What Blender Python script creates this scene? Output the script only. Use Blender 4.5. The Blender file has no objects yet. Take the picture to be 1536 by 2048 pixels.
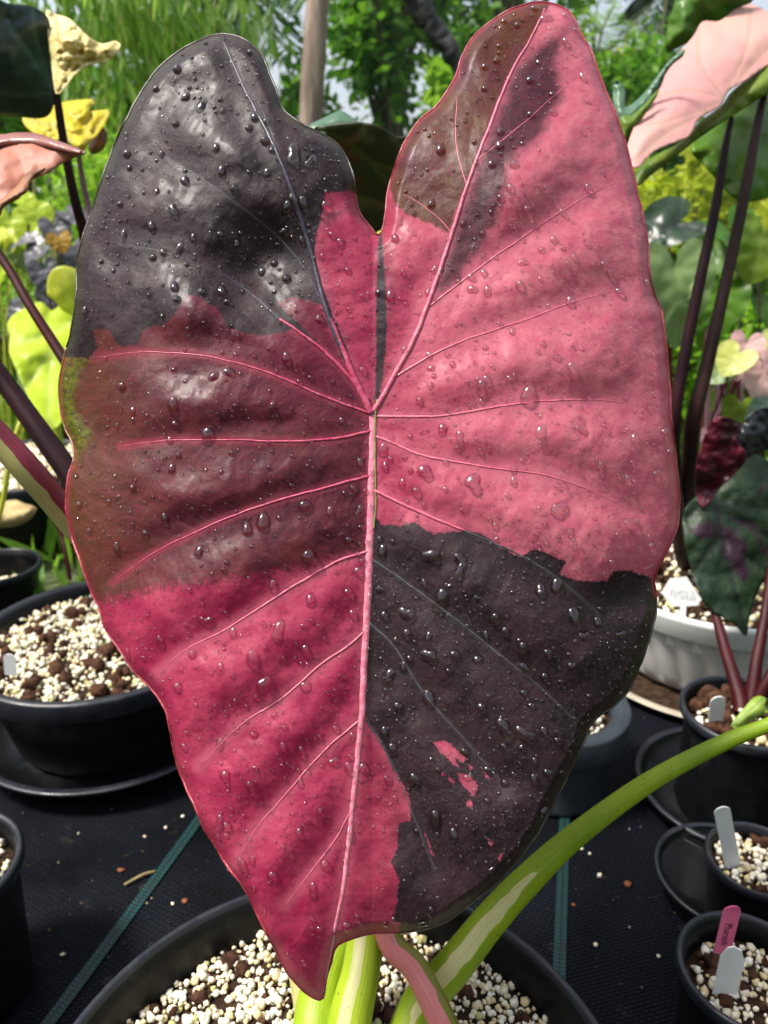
import bpy, math, random
import numpy as np
from mathutils import Vector, Matrix
from mathutils.geometry import delaunay_2d_cdt

random.seed(7); rng = np.random.default_rng(7)
sc = bpy.context.scene
COL = sc.collection

# ------------------------------------------------------------------ camera
F = 1538.0                       # focal length in photograph pixels (1536 x 2048)
PITCH = math.radians(21.0)
CAM = np.array([0.0, 0.0, 0.65])
cam = bpy.data.cameras.new('camera'); camo = bpy.data.objects.new('camera', cam); COL.objects.link(camo)
camo.location = CAM; camo.rotation_euler = (math.pi/2 - PITCH, 0, 0)
cam.sensor_fit = 'VERTICAL'; cam.sensor_height = 24.0; cam.sensor_width = 24.0
cam.lens = 24.0*F/2048.0
cam.clip_start = 0.01; cam.clip_end = 500
cam.dof.use_dof = True; cam.dof.focus_distance = 0.41; cam.dof.aperture_fstop = cam.lens/2.7
sc.camera = camo
# ------------------------------------------------------------------ sky, sun, exposure
SUN_EL = math.radians(60); SUN_AZ = math.radians(-103)      # azimuth from +Y (view direction), negative = left
wd = bpy.data.worlds.new('World'); sc.world = wd; wd.use_nodes = True
wn = wd.node_tree.nodes; wl = wd.node_tree.links
sky = wn.new('ShaderNodeTexSky'); sky.sky_type = 'NISHITA'; sky.sun_disc = False
sky.sun_elevation = SUN_EL; sky.sun_rotation = SUN_AZ
sky.air_density = 1.0; sky.dust_density = 4.0; sky.ozone_density = 1.0
veil = wn.new('ShaderNodeMix'); veil.data_type = 'RGBA'; veil.inputs[0].default_value = 0.36      # thin white cloud over the whole sky
veil.inputs[7].default_value = (8.5, 8.7, 9.0, 1); wl.new(sky.outputs[0], veil.inputs[6])
wl.new(veil.outputs[2], wn['Background'].inputs['Color']); wn['Background'].inputs['Strength'].default_value = 0.11
sun = bpy.data.lights.new('sun', 'SUN'); suno = bpy.data.objects.new('sun', sun); COL.objects.link(suno)
sun.energy = 4.2; sun.angle = math.radians(11); sun.color = (1.0, 0.95, 0.87)
sd = Vector((math.sin(SUN_AZ)*math.cos(SUN_EL), math.cos(SUN_AZ)*math.cos(SUN_EL), math.sin(SUN_EL)))
suno.rotation_euler = sd.to_track_quat('Z', 'Y').to_euler()
suno.location = (-2, 0, 4)
vs = sc.view_settings; vs.view_transform = 'Standard'; vs.look = 'None'; vs.gamma = 1; vs.use_curve_mapping = False
vs.exposure = 0.75
sc.cycles.max_bounces = 8; sc.cycles.transparent_max_bounces = 24
sc.cycles.sample_clamp_indirect = 6.0

# ------------------------------------------------------------------ helpers
FW = np.array([0, math.cos(PITCH), -math.sin(PITCH)]); UP = np.array([0, math.sin(PITCH), math.cos(PITCH)]); RT = np.array([1.0, 0, 0])
def P(px, py, zd):
    """a point seen at photograph pixel (px, py), zd metres in front of the lens"""
    px = np.asarray(px, float); py = np.asarray(py, float); zd = np.asarray(zd, float)
    return CAM + ((px-768)/F*zd)[..., None]*RT - ((py-1024)/F*zd)[..., None]*UP + zd[..., None]*FW
def G(px, py, z=0.0):
    """the point at height z under pixel (px, py)"""
    d = (px-768)/F*RT - (py-1024)/F*UP + FW
    return CAM + d*((z-CAM[2])/d[2])
def PT(lst): return np.array([P(a, b, c) for a, b, c in lst])

def mesh_data(name, V, faces, mat=None, smooth=True, attrs=None):
    V = np.ascontiguousarray(V, dtype=np.float32)
    me = bpy.data.meshes.new(name)
    blocks = faces if isinstance(faces, list) and len(faces) and isinstance(faces[0], np.ndarray) and faces[0].ndim == 2 else None
    if blocks is None:
        if isinstance(faces, np.ndarray): blocks = [faces]
        else:
            me.from_pydata(V.tolist(), [], [list(f) for f in faces]); blocks = None
    if blocks is not None:
        me.vertices.add(len(V)); me.vertices.foreach_set('co', V.ravel())
        idx = np.concatenate([b.ravel() for b in blocks]).astype(np.int32)
        tot = np.concatenate([np.full(len(b), b.shape[1]) for b in blocks])
        start = np.concatenate([[0], np.cumsum(tot)[:-1]]).astype(np.int32)
        me.loops.add(len(idx)); me.loops.foreach_set('vertex_index', idx)
        me.polygons.add(len(tot)); me.polygons.foreach_set('loop_start', start)
        me.update(calc_edges=True)
    if smooth: me.polygons.foreach_set('use_smooth', np.ones(len(me.polygons), bool))
    for k, a in (attrs or {}).items():
        a = np.asarray(a, np.float32)
        if a.ndim == 1:
            at = me.attributes.new(k, 'FLOAT', 'POINT'); at.data.foreach_set('value', a)
        else:
            at = me.attributes.new(k, 'FLOAT_VECTOR', 'POINT'); at.data.foreach_set('vector', a.ravel())
    if mat: me.materials.append(mat)
    me.update()
    return me
def link(name, me, parent=None, tagd=None):
    o = bpy.data.objects.new(name, me); COL.objects.link(o)
    if parent is not None:
        o.parent = parent
        root = parent; off = Vector((0, 0, 0))
        while root is not None: off += root.location; root = root.parent
        o.location = -off
    if tagd: settag(o, *tagd)
    return o
def obj(name, V, faces, mat, parent=None, smooth=True, attrs=None): return link(name, mesh_data(name, V, faces, mat, smooth, attrs), parent)
def settag(o, label=None, cat=None, group=None, kind=None):
    if label: o['label'] = label
    if cat: o['category'] = cat
    if group: o['group'] = group
    if kind: o['kind'] = kind
    return o
def thing(name, label, cat, loc, group=None):
    o = bpy.data.objects.new(name, None); COL.objects.link(o); o.location = [float(v) for v in loc]
    o.empty_display_size = 0.02
    return settag(o, label, cat, group)

def vnoise(x, y, seed=0):
    xi = np.floor(x).astype(np.int64); yi = np.floor(y).astype(np.int64); fx = x-xi; fy = y-yi
    fx = fx*fx*(3-2*fx); fy = fy*fy*(3-2*fy)
    def h(a, b):
        n = (a*374761393 + b*668265263 + seed*1442695041) & 0x7fffffff
        n = ((n ^ (n >> 13))*1274126177) & 0x7fffffff
        return ((n ^ (n >> 16)) & 0xffff)/65535.0
    return (h(xi, yi)*(1-fx)+h(xi+1, yi)*fx)*(1-fy)+(h(xi, yi+1)*(1-fx)+h(xi+1, yi+1)*fx)*fy
def fbm(x, y, seed=0, o=4):
    s = 0; a = 0.5; t = 0
    for i in range(o):
        s = s+a*vnoise(x, y, seed+i*17); t += a; x = x*2.03+3.1; y = y*2.03+1.7; a *= .5
    return s/t-0.5
def catmull(pts, step=None, n=None, closed=False):
    p = np.asarray(pts, float); m = len(p); out = []
    rngi = range(m if closed else m-1)
    for i in rngi:
        if closed: a, b, c, d = p[(i-1) % m], p[i], p[(i+1) % m], p[(i+2) % m]
        else: a, b, c, d = p[max(i-1, 0)], p[i], p[i+1], p[min(i+2, m-1)]
        k = n if n else max(1, int(round(np.linalg.norm((c-b)[:2])/step)))
        t = (np.arange(k)/k)[:, None]
        out.append(.5*((2*b)+(-a+c)*t+(2*a-5*b+4*c-d)*t*t+(-a+3*b-3*c+d)*t**3))
    if not closed: out.append(p[-1:])
    return np.concatenate(out)
def seg_dist(X, Y, poly, closed=False):
    """distance of points to a polyline and the arc length of the nearest point on it"""
    p = np.asarray(poly, float); q = np.roll(p, -1, 0) if closed else p[1:]; p0 = p if closed else p[:-1]
    best = np.full(X.shape, 1e9); arc = np.zeros(X.shape); s = 0.0
    for a, b in zip(p0, q):
        d = b-a; L2 = d@d+1e-12; L = math.sqrt(L2)
        t = np.clip(((X-a[0])*d[0]+(Y-a[1])*d[1])/L2, 0, 1)
        r = np.hypot(X-a[0]-t*d[0], Y-a[1]-t*d[1]); m = r < best
        best = np.where(m, r, best); arc = np.where(m, s+t*L, arc); s += L
    return best, arc
def inside(X, Y, poly):
    p = np.asarray(poly, float); r = np.zeros(X.shape, bool)
    for a, b in zip(p, np.roll(p, -1, 0)):
        if a[1] == b[1]: continue
        r ^= ((a[1] > Y) != (b[1] > Y)) & (X < (b[0]-a[0])*(Y-a[1])/(b[1]-a[1])+a[0])
    return r
def sdf(X, Y, poly):
    d, _ = seg_dist(X, Y, poly, True)
    return np.where(inside(X, Y, poly), d, -d)
def triangulate(bound, spacing):
    """fill a 2-d outline with an even triangle mesh"""
    b = np.asarray(bound, float); x0, y0 = b.min(0); x1, y1 = b.max(0)
    gx, gy = np.meshgrid(np.arange(x0, x1, spacing), np.arange(y0, y1, spacing*.866)); gx = gx+(np.arange(gx.shape[0]) % 2)[:, None]*spacing*.5
    gx = gx.ravel(); gy = gy.ravel(); s = sdf(gx, gy, b); k = s > spacing*.45
    pts = [Vector(v) for v in b]+[Vector((x, y)) for x, y in zip(gx[k], gy[k])]
    n = len(b)
    v, e, f, _, _, _ = delaunay_2d_cdt(pts, [(i, (i+1) % n) for i in range(n)], [list(range(n))], 1, 1e-6)
    return np.array([(a.x, a.y) for a in v]), np.array([t for t in f if len(t) == 3], int)
def subdivide(V, T):
    E = np.sort(np.concatenate([T[:, [0, 1]], T[:, [1, 2]], T[:, [2, 0]]]), 1)
    U, inv = np.unique(E, axis=0, return_inverse=True); inv = inv.ravel()
    M = (V[U[:, 0]]+V[U[:, 1]])/2; n = len(V); m = len(T); ab = n+inv[:m]; bc = n+inv[m:2*m]; ca = n+inv[2*m:]
    return np.concatenate([V, M]), np.concatenate([np.stack([T[:, 0], ab, ca], 1), np.stack([ab, T[:, 1], bc], 1), np.stack([ca, bc, T[:, 2]], 1), np.stack([ab, bc, ca], 1)])
def vert_normals(V, T):
    n = np.cross(V[T[:, 1]]-V[T[:, 0]], V[T[:, 2]]-V[T[:, 0]]); N = np.zeros_like(V)
    for i in range(3): np.add.at(N, T[:, i], n)
    return N/(np.linalg.norm(N, axis=1)[:, None]+1e-12)
def orient(V, T, toward=CAM):
    n = np.cross(V[T[:, 1]]-V[T[:, 0]], V[T[:, 2]]-V[T[:, 0]]); c = V[T].mean(1)
    return T[:, ::-1] if ((toward-c)*n).sum() < 0 else T
def tube_arrays(pts, rad, seg=12, squash=1.0):
    p = np.asarray(pts, float); n = len(p); rad = np.broadcast_to(np.asarray(rad, float), (n,)) if np.ndim(rad) == 0 else np.asarray(rad, float)
    t = np.gradient(p, axis=0); t /= np.linalg.norm(t, axis=1)[:, None]+1e-12
    ref = np.array([0, 0, 1.0]) if abs(t[0][2]) < .9 else np.array([0, 1.0, 0])
    u = np.cross(t[0], ref); u /= np.linalg.norm(u); V = []
    a = np.linspace(0, 2*math.pi, seg, endpoint=False)
    for i in range(n):
        u = u-t[i]*(u@t[i]); u /= np.linalg.norm(u); w = np.cross(t[i], u)
        V.append(p[i]+rad[i]*(np.cos(a)[:, None]*u+squash*np.sin(a)[:, None]*w))
    V = np.concatenate(V)
    i, j = np.meshgrid(np.arange(n-1), np.arange(seg), indexing='ij'); i = i.ravel(); j = j.ravel(); k = (j+1) % seg
    Q = np.stack([i*seg+j, i*seg+k, (i+1)*seg+k, (i+1)*seg+j], 1)
    sl = np.concatenate([[0], np.cumsum(np.linalg.norm(np.diff(p, axis=0), axis=1))]); ff = np.stack([np.tile(np.cos(a)*3, n), np.tile(np.sin(a)*3, n), np.repeat(sl*9, seg)], 1)
    V = np.concatenate([V, p[:1], p[-1:]]); jj = np.arange(seg); kk = (jj+1) % seg
    T = np.concatenate([np.stack([kk, jj, np.full(seg, n*seg)], 1), np.stack([(n-1)*seg+jj, (n-1)*seg+kk, np.full(seg, n*seg+1)], 1)])
    attrs = {'tt': np.concatenate([np.repeat(np.linspace(0, 1, n), seg), [0, 1]]), 'fib': np.concatenate([ff, ff[:1], ff[-1:]])}
    return V, [Q, T], attrs
def tube(name, pts, rad, mat, parent=None, seg=12, n=6, extra=None):
    """a tapered stem through the given points; radii are given per point"""
    pr = np.column_stack([np.asarray(pts, float), np.broadcast_to(np.asarray(rad, float), (len(pts),))])
    c = catmull(pr, n=n) if n > 1 else pr
    V, Fs, at = tube_arrays(c[:, :3], np.maximum(c[:, 3], 1e-4), seg)
    if extra: at.update(extra(V, at))
    return obj(name, V, Fs, mat, parent, True, at)
def lathe(prof, seg=72, center=(0, 0, 0), flute=None):
    pr = np.asarray(prof, float); n = len(pr); a = np.linspace(0, 2*math.pi, seg, endpoint=False)
    V = np.zeros((n, seg, 3))
    for i, (r, z) in enumerate(pr):
        rr = r*(np.ones(seg) if flute is None else flute(a, i, z)); V[i, :, 0] = rr*np.cos(a); V[i, :, 1] = rr*np.sin(a); V[i, :, 2] = z
    V = V.reshape(-1, 3)+np.asarray(center)
    i, j = np.meshgrid(np.arange(n-1), np.arange(seg), indexing='ij'); i = i.ravel(); j = j.ravel(); k = (j+1) % seg
    return V, np.stack([i*seg+j, i*seg+k, (i+1)*seg+k, (i+1)*seg+j], 1)

# ------------------------------------------------------------------ materials
def newmat(name):
    m = bpy.data.materials.new(name); m.use_nodes = True
    return m, m.node_tree.nodes, m.node_tree.links, m.node_tree.nodes['Principled BSDF']
def rgb(c): return (c[0], c[1], c[2], 1)
class NT:
    """small node-graph helper"""
    def __init__(s, m): s.n = m.node_tree.nodes; s.l = m.node_tree.links
    def put(s, sock, v):
        if hasattr(v, 'links') or hasattr(v, 'is_linked'): s.l.new(v, sock)
        else: sock.default_value = v
    def math(s, op, a, b=0.0, clamp=False):
        n = s.n.new('ShaderNodeMath'); n.operation = op; n.use_clamp = clamp; s.put(n.inputs[0], a); s.put(n.inputs[1], b); return n.outputs[0]
    def mix(s, f, a, b):
        n = s.n.new('ShaderNodeMix'); n.data_type = 'RGBA'; s.put(n.inputs[0], f)
        s.put(n.inputs[6], rgb(a) if isinstance(a, tuple) else a); s.put(n.inputs[7], rgb(b) if isinstance(b, tuple) else b); return n.outputs[2]
    def smooth(s, x, lo, hi, to0=0.0, to1=1.0):
        n = s.n.new('ShaderNodeMapRange'); n.interpolation_type = 'SMOOTHSTEP'; s.put(n.inputs[0], x)
        n.inputs[1].default_value = lo; n.inputs[2].default_value = hi; n.inputs[3].default_value = to0; n.inputs[4].default_value = to1; return n.outputs[0]
    def attr(s, name, out='Fac'):
        n = s.n.new('ShaderNodeAttribute'); n.attribute_name = name; return n.outputs[out]
    def noise(s, vec, scale, detail=4, rough=.55, dist=0.0, out=0):
        n = s.n.new('ShaderNodeTexNoise'); n.inputs['Scale'].default_value = scale; n.inputs['Detail'].default_value = detail
        n.inputs['Roughness'].default_value = rough; n.inputs['Distortion'].default_value = dist
        if vec is not None: s.l.new(vec, n.inputs['Vector'])
        return n.outputs[out]
    def obj(s): return s.n.new('ShaderNodeTexCoord').outputs['Object']
    def bump(s, h, strength, dist, normal=None):
        n = s.n.new('ShaderNodeBump'); n.inputs['Strength'].default_value = strength; n.inputs['Distance'].default_value = dist
        s.l.new(h, n.inputs['Height'])
        if normal is not None: s.l.new(normal, n.inputs['Normal'])
        return n.outputs[0]
def plain(name, c1, c2=None, scale=40, rough=.5, bump=0.0, bdist=.001, spec=.5, rough2=None, detail=4, bscale=None):
    m, n, l, b = newmat(name); t = NT(m); o = t.obj()
    f = t.smooth(t.noise(o, scale, detail), .35, .65)
    l.new(t.mix(f, c1, c2 or tuple(v*1.4 for v in c1)), b.inputs['Base Color'])
    b.inputs['Specular IOR Level'].default_value = spec
    if rough2 is None: b.inputs['Roughness'].default_value = rough
    else: l.new(t.smooth(t.noise(o, scale*2.3, 3), .3, .7, rough, rough2), b.inputs['Roughness'])
    if bump: l.new(t.bump(t.noise(o, bscale or scale*2, 5), bump, bdist), b.inputs['Normal'])
    return m
def dusty(name, c1, dust, rough, rough2, spec, amount=.6):
    m, n, l, b = newmat(name); t = NT(m); o = t.obj()
    k = t.math('MULTIPLY', t.smooth(t.noise(o, 26, 6, .68, .4), .52, .72), amount); sp = t.math('MULTIPLY', t.smooth(t.noise(o, 420, 3), .70, .76), .8)
    l.new(t.mix(sp, t.mix(k, c1, dust), tuple(v*2.2 for v in dust)), b.inputs['Base Color']); l.new(t.smooth(t.noise(o, 40, 5), .35, .65, rough, rough2), b.inputs['Roughness'])
    b.inputs['Specular IOR Level'].default_value = spec; l.new(t.bump(t.noise(o, 70, 5), .12, .001), b.inputs['Normal']); return m
def leafmat(name, c1, c2, transl=.3, scale=25, rough=.42, vein=None, bump=.25, rnd=False, tcol=None, spec=.5, c3=None):
    m, n, l, b = newmat(name); t = NT(m); o = t.obj()
    f = t.attr('rnd') if rnd else t.smooth(t.noise(o, scale, 5), .33, .67)
    col = t.mix(f, c1, c2)
    if c3 is not None: col = t.mix(t.smooth(t.noise(o, scale*.6, 5, .6, .6), .56, .62), col, c3)
    if vein is not None: col = t.mix(t.math('MULTIPLY', t.attr('vein'), .75), col, vein)
    l.new(col, b.inputs['Base Color']); b.inputs['Roughness'].default_value = rough; b.inputs['Specular IOR Level'].default_value = spec
    if bump: l.new(t.bump(t.noise(o, scale*5, 4), bump, .002), b.inputs['Normal'])
    tr = n.new('ShaderNodeBsdfTranslucent'); mx = n.new('ShaderNodeMixShader'); mx.inputs[0].default_value = transl
    if tcol is None: l.new(col, tr.inputs['Color'])
    else: tr.inputs['Color'].default_value = rgb(tcol)
    l.new(b.outputs[0], mx.inputs[1]); l.new(tr.outputs[0], mx.inputs[2]); l.new(mx.outputs[0], n['Material Output'].inputs[0])
    return m

M_black = dusty('black_plastic', (.0035, .004, .005), (.022, .021, .019), .32, .52, .22, .55)
M_blackrim = dusty('black_plastic_rim', (.012, .014, .020), (.045, .045, .045), .26, .46, .5, .5)
M_greypot = plain('blue_grey_plastic', (.022, .029, .038), (.034, .042, .052), 18, .42)
M_white = plain('white_plastic', (.72, .73, .72), (.82, .82, .80), 12, .35)
M_bowlshade = plain('bowl_white_shaded', (.50, .50, .49), (.60, .60, .58), 12, .4)  # bowl body greyed to put its shade into the colour; rim stays whiter
M_cream = plain('cream_plastic', (.36, .31, .24), (.46, .41, .32), 20, .45, .2)
M_soilshade = plain('potting_soil', (.018, .009, .005), (.05, .026, .014), 90, .9, .8, .004, .2)
M_bark = plain('soil_chunk', (.028, .011, .006), (.085, .038, .02), 120, .9, .9, .003, .2)
M_tagwhite = plain('tag_white', (.86, .87, .89), (.90, .90, .91), 30, .4)
M_tagpink = plain('tag_pink', (.72, .09, .25), (.80, .14, .30), 30, .4)
M_ink = plain('marker_ink', (.10, .012, .05), (.06, .01, .03), 30, .6)
M_inkgrey = plain('faded_ink', (.35, .37, .42), (.45, .47, .5), 30, .6)
def gravel_mat():
    m, n, l, b = newmat('pumice'); t = NT(m); o = t.obj(); r = t.attr('rnd')
    c = t.mix(t.smooth(r, .0, .6), (.80, .72, .52), (.84, .80, .68)); c = t.mix(t.smooth(r, .62, .8), c, (.70, .56, .30)); c = t.mix(t.smooth(r, .93, .95), c, (.45, .46, .18))
    c = t.mix(t.math('MULTIPLY', t.smooth(t.noise(o, 220, 4), .5, .75), .5), c, (.42, .34, .2))
    l.new(c, b.inputs['Base Color']); b.inputs['Roughness'].default_value = .75
    l.new(t.bump(t.noise(o, 900, 3), .35, .0008), b.inputs['Normal'])
    return m
M_gravel = gravel_mat()
def water_mat():
    m, n, l, b = newmat('water'); b.inputs['Base Color'].default_value = (.93, .93, .94, 1); b.inputs['Roughness'].default_value = 0.0
    b.inputs['Transmission Weight'].default_value = 1.0; b.inputs['IOR'].default_value = 1.36; b.inputs['Coat Weight'].default_value = 1.0; b.inputs['Coat IOR'].default_value = 1.6; b.inputs['Coat Roughness'].default_value = .11
    tr = n.new('ShaderNodeBsdfTransparent'); mx = n.new('ShaderNodeMixShader'); mx.inputs[0].default_value = .72; l.new(tr.outputs[0], mx.inputs[1]); l.new(b.outputs[0], mx.inputs[2]); l.new(mx.outputs[0], n['Material Output'].inputs[0])
    return m
M_water = water_mat()
# ------------------------------------------------------------------ ground
def soilground_mat():
    m, n, l, b = newmat('garden_earth'); t = NT(m); o = t.obj()
    c = t.mix(t.smooth(t.noise(o, 3, 6), .4, .6), (.05, .035, .02), (.045, .075, .02))
    c = t.mix(t.smooth(t.noise(o, 14, 6), .45, .6), c, (.10, .12, .04))
    l.new(c, b.inputs['Base Color']); b.inputs['Roughness'].default_value = .95
    l.new(t.bump(t.noise(o, 30, 6), .8, .03), b.inputs['Normal']); return m
gx, gy = np.meshgrid(np.linspace(-1, 1, 81), np.linspace(-1, 1, 81)); gx = np.sign(gx)*np.abs(gx)**2.2*160; gy = np.sign(gy)*np.abs(gy)**2.2*160
gz = -.006-.02*(1+fbm(gx*.8, gy*.8, 5)) + np.clip((np.hypot(gx, gy)-6)*.01, 0, .6)
ii = np.arange(81*81).reshape(81, 81)
Q = np.stack([ii[:-1, :-1].ravel(), ii[:-1, 1:].ravel(), ii[1:, 1:].ravel(), ii[1:, :-1].ravel()], 1)
settag(obj('ground', np.stack([gx.ravel(), gy.ravel(), gz.ravel()], 1), Q, soilground_mat()), 'dark earth and low weeds behind the pots', 'ground', kind='structure')
def weedmat_mat():
    m, n, l, b = newmat('weed_mat'); t = NT(m); o = t.obj()
    mp = n.new('ShaderNodeMapping'); l.new(o, mp.inputs[0]); mp.inputs['Rotation'].default_value = (0, 0, math.radians(-15))
    br = n.new('ShaderNodeTexBrick'); l.new(mp.outputs[0], br.inputs['Vector']); br.inputs['Scale'].default_value = 1.0
    br.inputs['Brick Width'].default_value = .0075; br.inputs['Row Height'].default_value = .0036; br.inputs['Mortar Size'].default_value = .0007; br.inputs['Mortar Smooth'].default_value = .8
    c = t.mix(t.smooth(t.noise(o, 9, 5), .35, .7), (.002, .0025, .0035), (.005, .006, .009)); c = t.mix(t.math('MULTIPLY', t.math('SUBTRACT', 1.0, br.outputs['Fac']), t.smooth(t.noise(o, 7, 4), .35, .6)), c, (.007, .009, .014))
    c = t.mix(t.math('MULTIPLY', t.smooth(t.noise(o, 35, 6, .65), .6, .72), .5), c, (.05, .045, .03))
    c = t.mix(t.math('MULTIPLY', t.smooth(t.noise(o, 500, 2), .72, .76), .6), c, (.2, .19, .16))
    l.new(c, b.inputs['Base Color']); l.new(t.smooth(t.noise(o, 12, 4), .3, .7, .45, .65), b.inputs['Roughness']); b.inputs['Specular IOR Level'].default_value = .09
    nb = t.bump(t.math('SUBTRACT', 1.0, br.outputs['Fac']), 1.0, .003); nb = t.bump(t.noise(o, 26, 5), .5, .006, nb); l.new(nb, b.inputs['Normal']); return m
N = 120; gx, gy = np.meshgrid(np.linspace(-1.6, 1.6, N), np.linspace(-.5, 1.28, N)); edge = np.where(np.arange(N)[:, None] == N-1, fbm(gx*4, gy*0, 3)*.12, 0)
gz = .004+.004*fbm(gx*5, gy*5, 9)+.003*fbm(gx*16, gy*3, 2); gy = gy+edge
ii = np.arange(N*N).reshape(N, N); Q = np.stack([ii[:-1, :-1].ravel(), ii[:-1, 1:].ravel(), ii[1:, 1:].ravel(), ii[1:, :-1].ravel()], 1)
wm = settag(obj('weed_mat', np.stack([gx.ravel(), gy.ravel(), gz.ravel()], 1), Q, weedmat_mat()), 'black woven weed mat with teal stripes laid under the pots', 'ground sheet', kind='structure')
def matz(x, y): return .004+.004*fbm(np.asarray(x)*5, np.asarray(y)*5, 9)+.003*fbm(np.asarray(x)*16, np.asarray(y)*3, 2)
def stripe_mat():
    m, n, l, b = newmat('teal_thread'); t = NT(m); tt = t.attr('sv', 'Vector'); sp = n.new('ShaderNodeSeparateXYZ'); l.new(tt, sp.inputs[0])
    u = sp.outputs[0]; v = sp.outputs[1]
    zz = t.math('ABSOLUTE', t.math('SUBTRACT', t.math('FRACT', t.math('MULTIPLY', u, 2.0)), .5))
    w = t.math('FRACT', t.math('ADD', t.math('MULTIPLY', v, 1/.0042), t.math('MULTIPLY', zz, 1.2)))
    k = t.smooth(t.math('MAXIMUM', w, t.smooth(t.math('ABSOLUTE', t.math('SUBTRACT', u, .5)), .10, .02)), .36, .5)
    c = t.mix(k, (.008, .070, .066), (.002, .004, .006)); l.new(t.mix(t.math('MULTIPLY', t.smooth(t.noise(t.obj(), 60, 4), .45, .7), .7), c, (.01, .016, .018)), b.inputs['Base Color'])
    b.inputs['Roughness'].default_value = .5; l.new(t.bump(w, .6, .001), b.inputs['Normal']); return m
M_stripe = stripe_mat()
def stripe(a, b, w):
    a = np.array(a); b = np.array(b); L = np.linalg.norm(b-a); d = (b-a)/L; s = np.array([d[1], -d[0]]); n = 160
    t = np.linspace(0, L, n); V = []; A = []
    for k, e in enumerate((-.5, 0, .5)):
        p = a+d*t[:, None]+s*(w*e); z = matz(p[:, 0], p[:, 1])+.0022
        V.append(np.column_stack([p, z])); A.append(np.column_stack([np.full(n, e+.5), t, t*0]))
    i = np.arange(n-1); Q = np.concatenate([np.stack([k*n+i, (k+1)*n+i, (k+1)*n+i+1, k*n+i+1], 1) for k in (0, 1)])
    obj('woven_stripe', np.concatenate(V), Q, M_stripe, wm, True, {'sv': np.concatenate(A)})
def gline(p, q, ext0, ext1):
    a = G(*p)[:2]; b = G(*q)[:2]; d = (b-a)/np.linalg.norm(b-a); return a-d*ext0, b+d*ext1
stripe(*gline((395, 1650), (105, 2048), .5, .45), .0115)
stripe(*gline((1131, 1560), (1118, 1935), .45, .45), .0115)
# ------------------------------------------------------------------ pots, gravel, tags
def rock_shapes(k, sub=1, seed=1):
    import bmesh
    out = []
    for s in range(k):
        bm = bmesh.new(); bmesh.ops.create_icosphere(bm, subdivisions=sub, radius=1.0)
        V = np.array([v.co[:] for v in bm.verts]); T = np.array([[v.index for v in f.verts] for f in bm.faces]); bm.free()
        r = np.random.default_rng(seed*100+s)
        for _ in range(7):
            d = r.normal(size=3); d /= np.linalg.norm(d); h = V@d; c = r.uniform(.45, .8); V = V-np.clip(h-c, 0, None)[:, None]*d*.95
        V *= r.uniform(.75, 1.2, 3); out.append((V, T))
    return out
ROCKS = rock_shapes(6); LUMPS = rock_shapes(4, 2, 9)
for i, (V, T) in enumerate(LUMPS):
    V *= (1+.35*np.random.default_rng(i).normal(size=len(V))*.5)[:, None]
def scatter_rocks(pos, size, shapes, seed=0):
    r = np.random.default_rng(seed); Vs = []; Ts = []; A = []; n0 = 0
    for p, s in zip(pos, size):
        V, T = shapes[r.integers(len(shapes))]
        q = r.normal(size=4); q /= np.linalg.norm(q); w, x, y, z = q
        R = np.array([[1-2*(y*y+z*z), 2*(x*y-z*w), 2*(x*z+y*w)], [2*(x*y+z*w), 1-2*(x*x+z*z), 2*(y*z-x*w)], [2*(x*z-y*w), 2*(y*z+x*w), 1-2*(x*x+y*y)]])
        Vs.append((V*s)@R.T+p); Ts.append(T+n0); n0 += len(V); A.append(np.full(len(V), r.random()))
    return np.concatenate(Vs), np.concatenate(Ts), np.concatenate(A)
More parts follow.
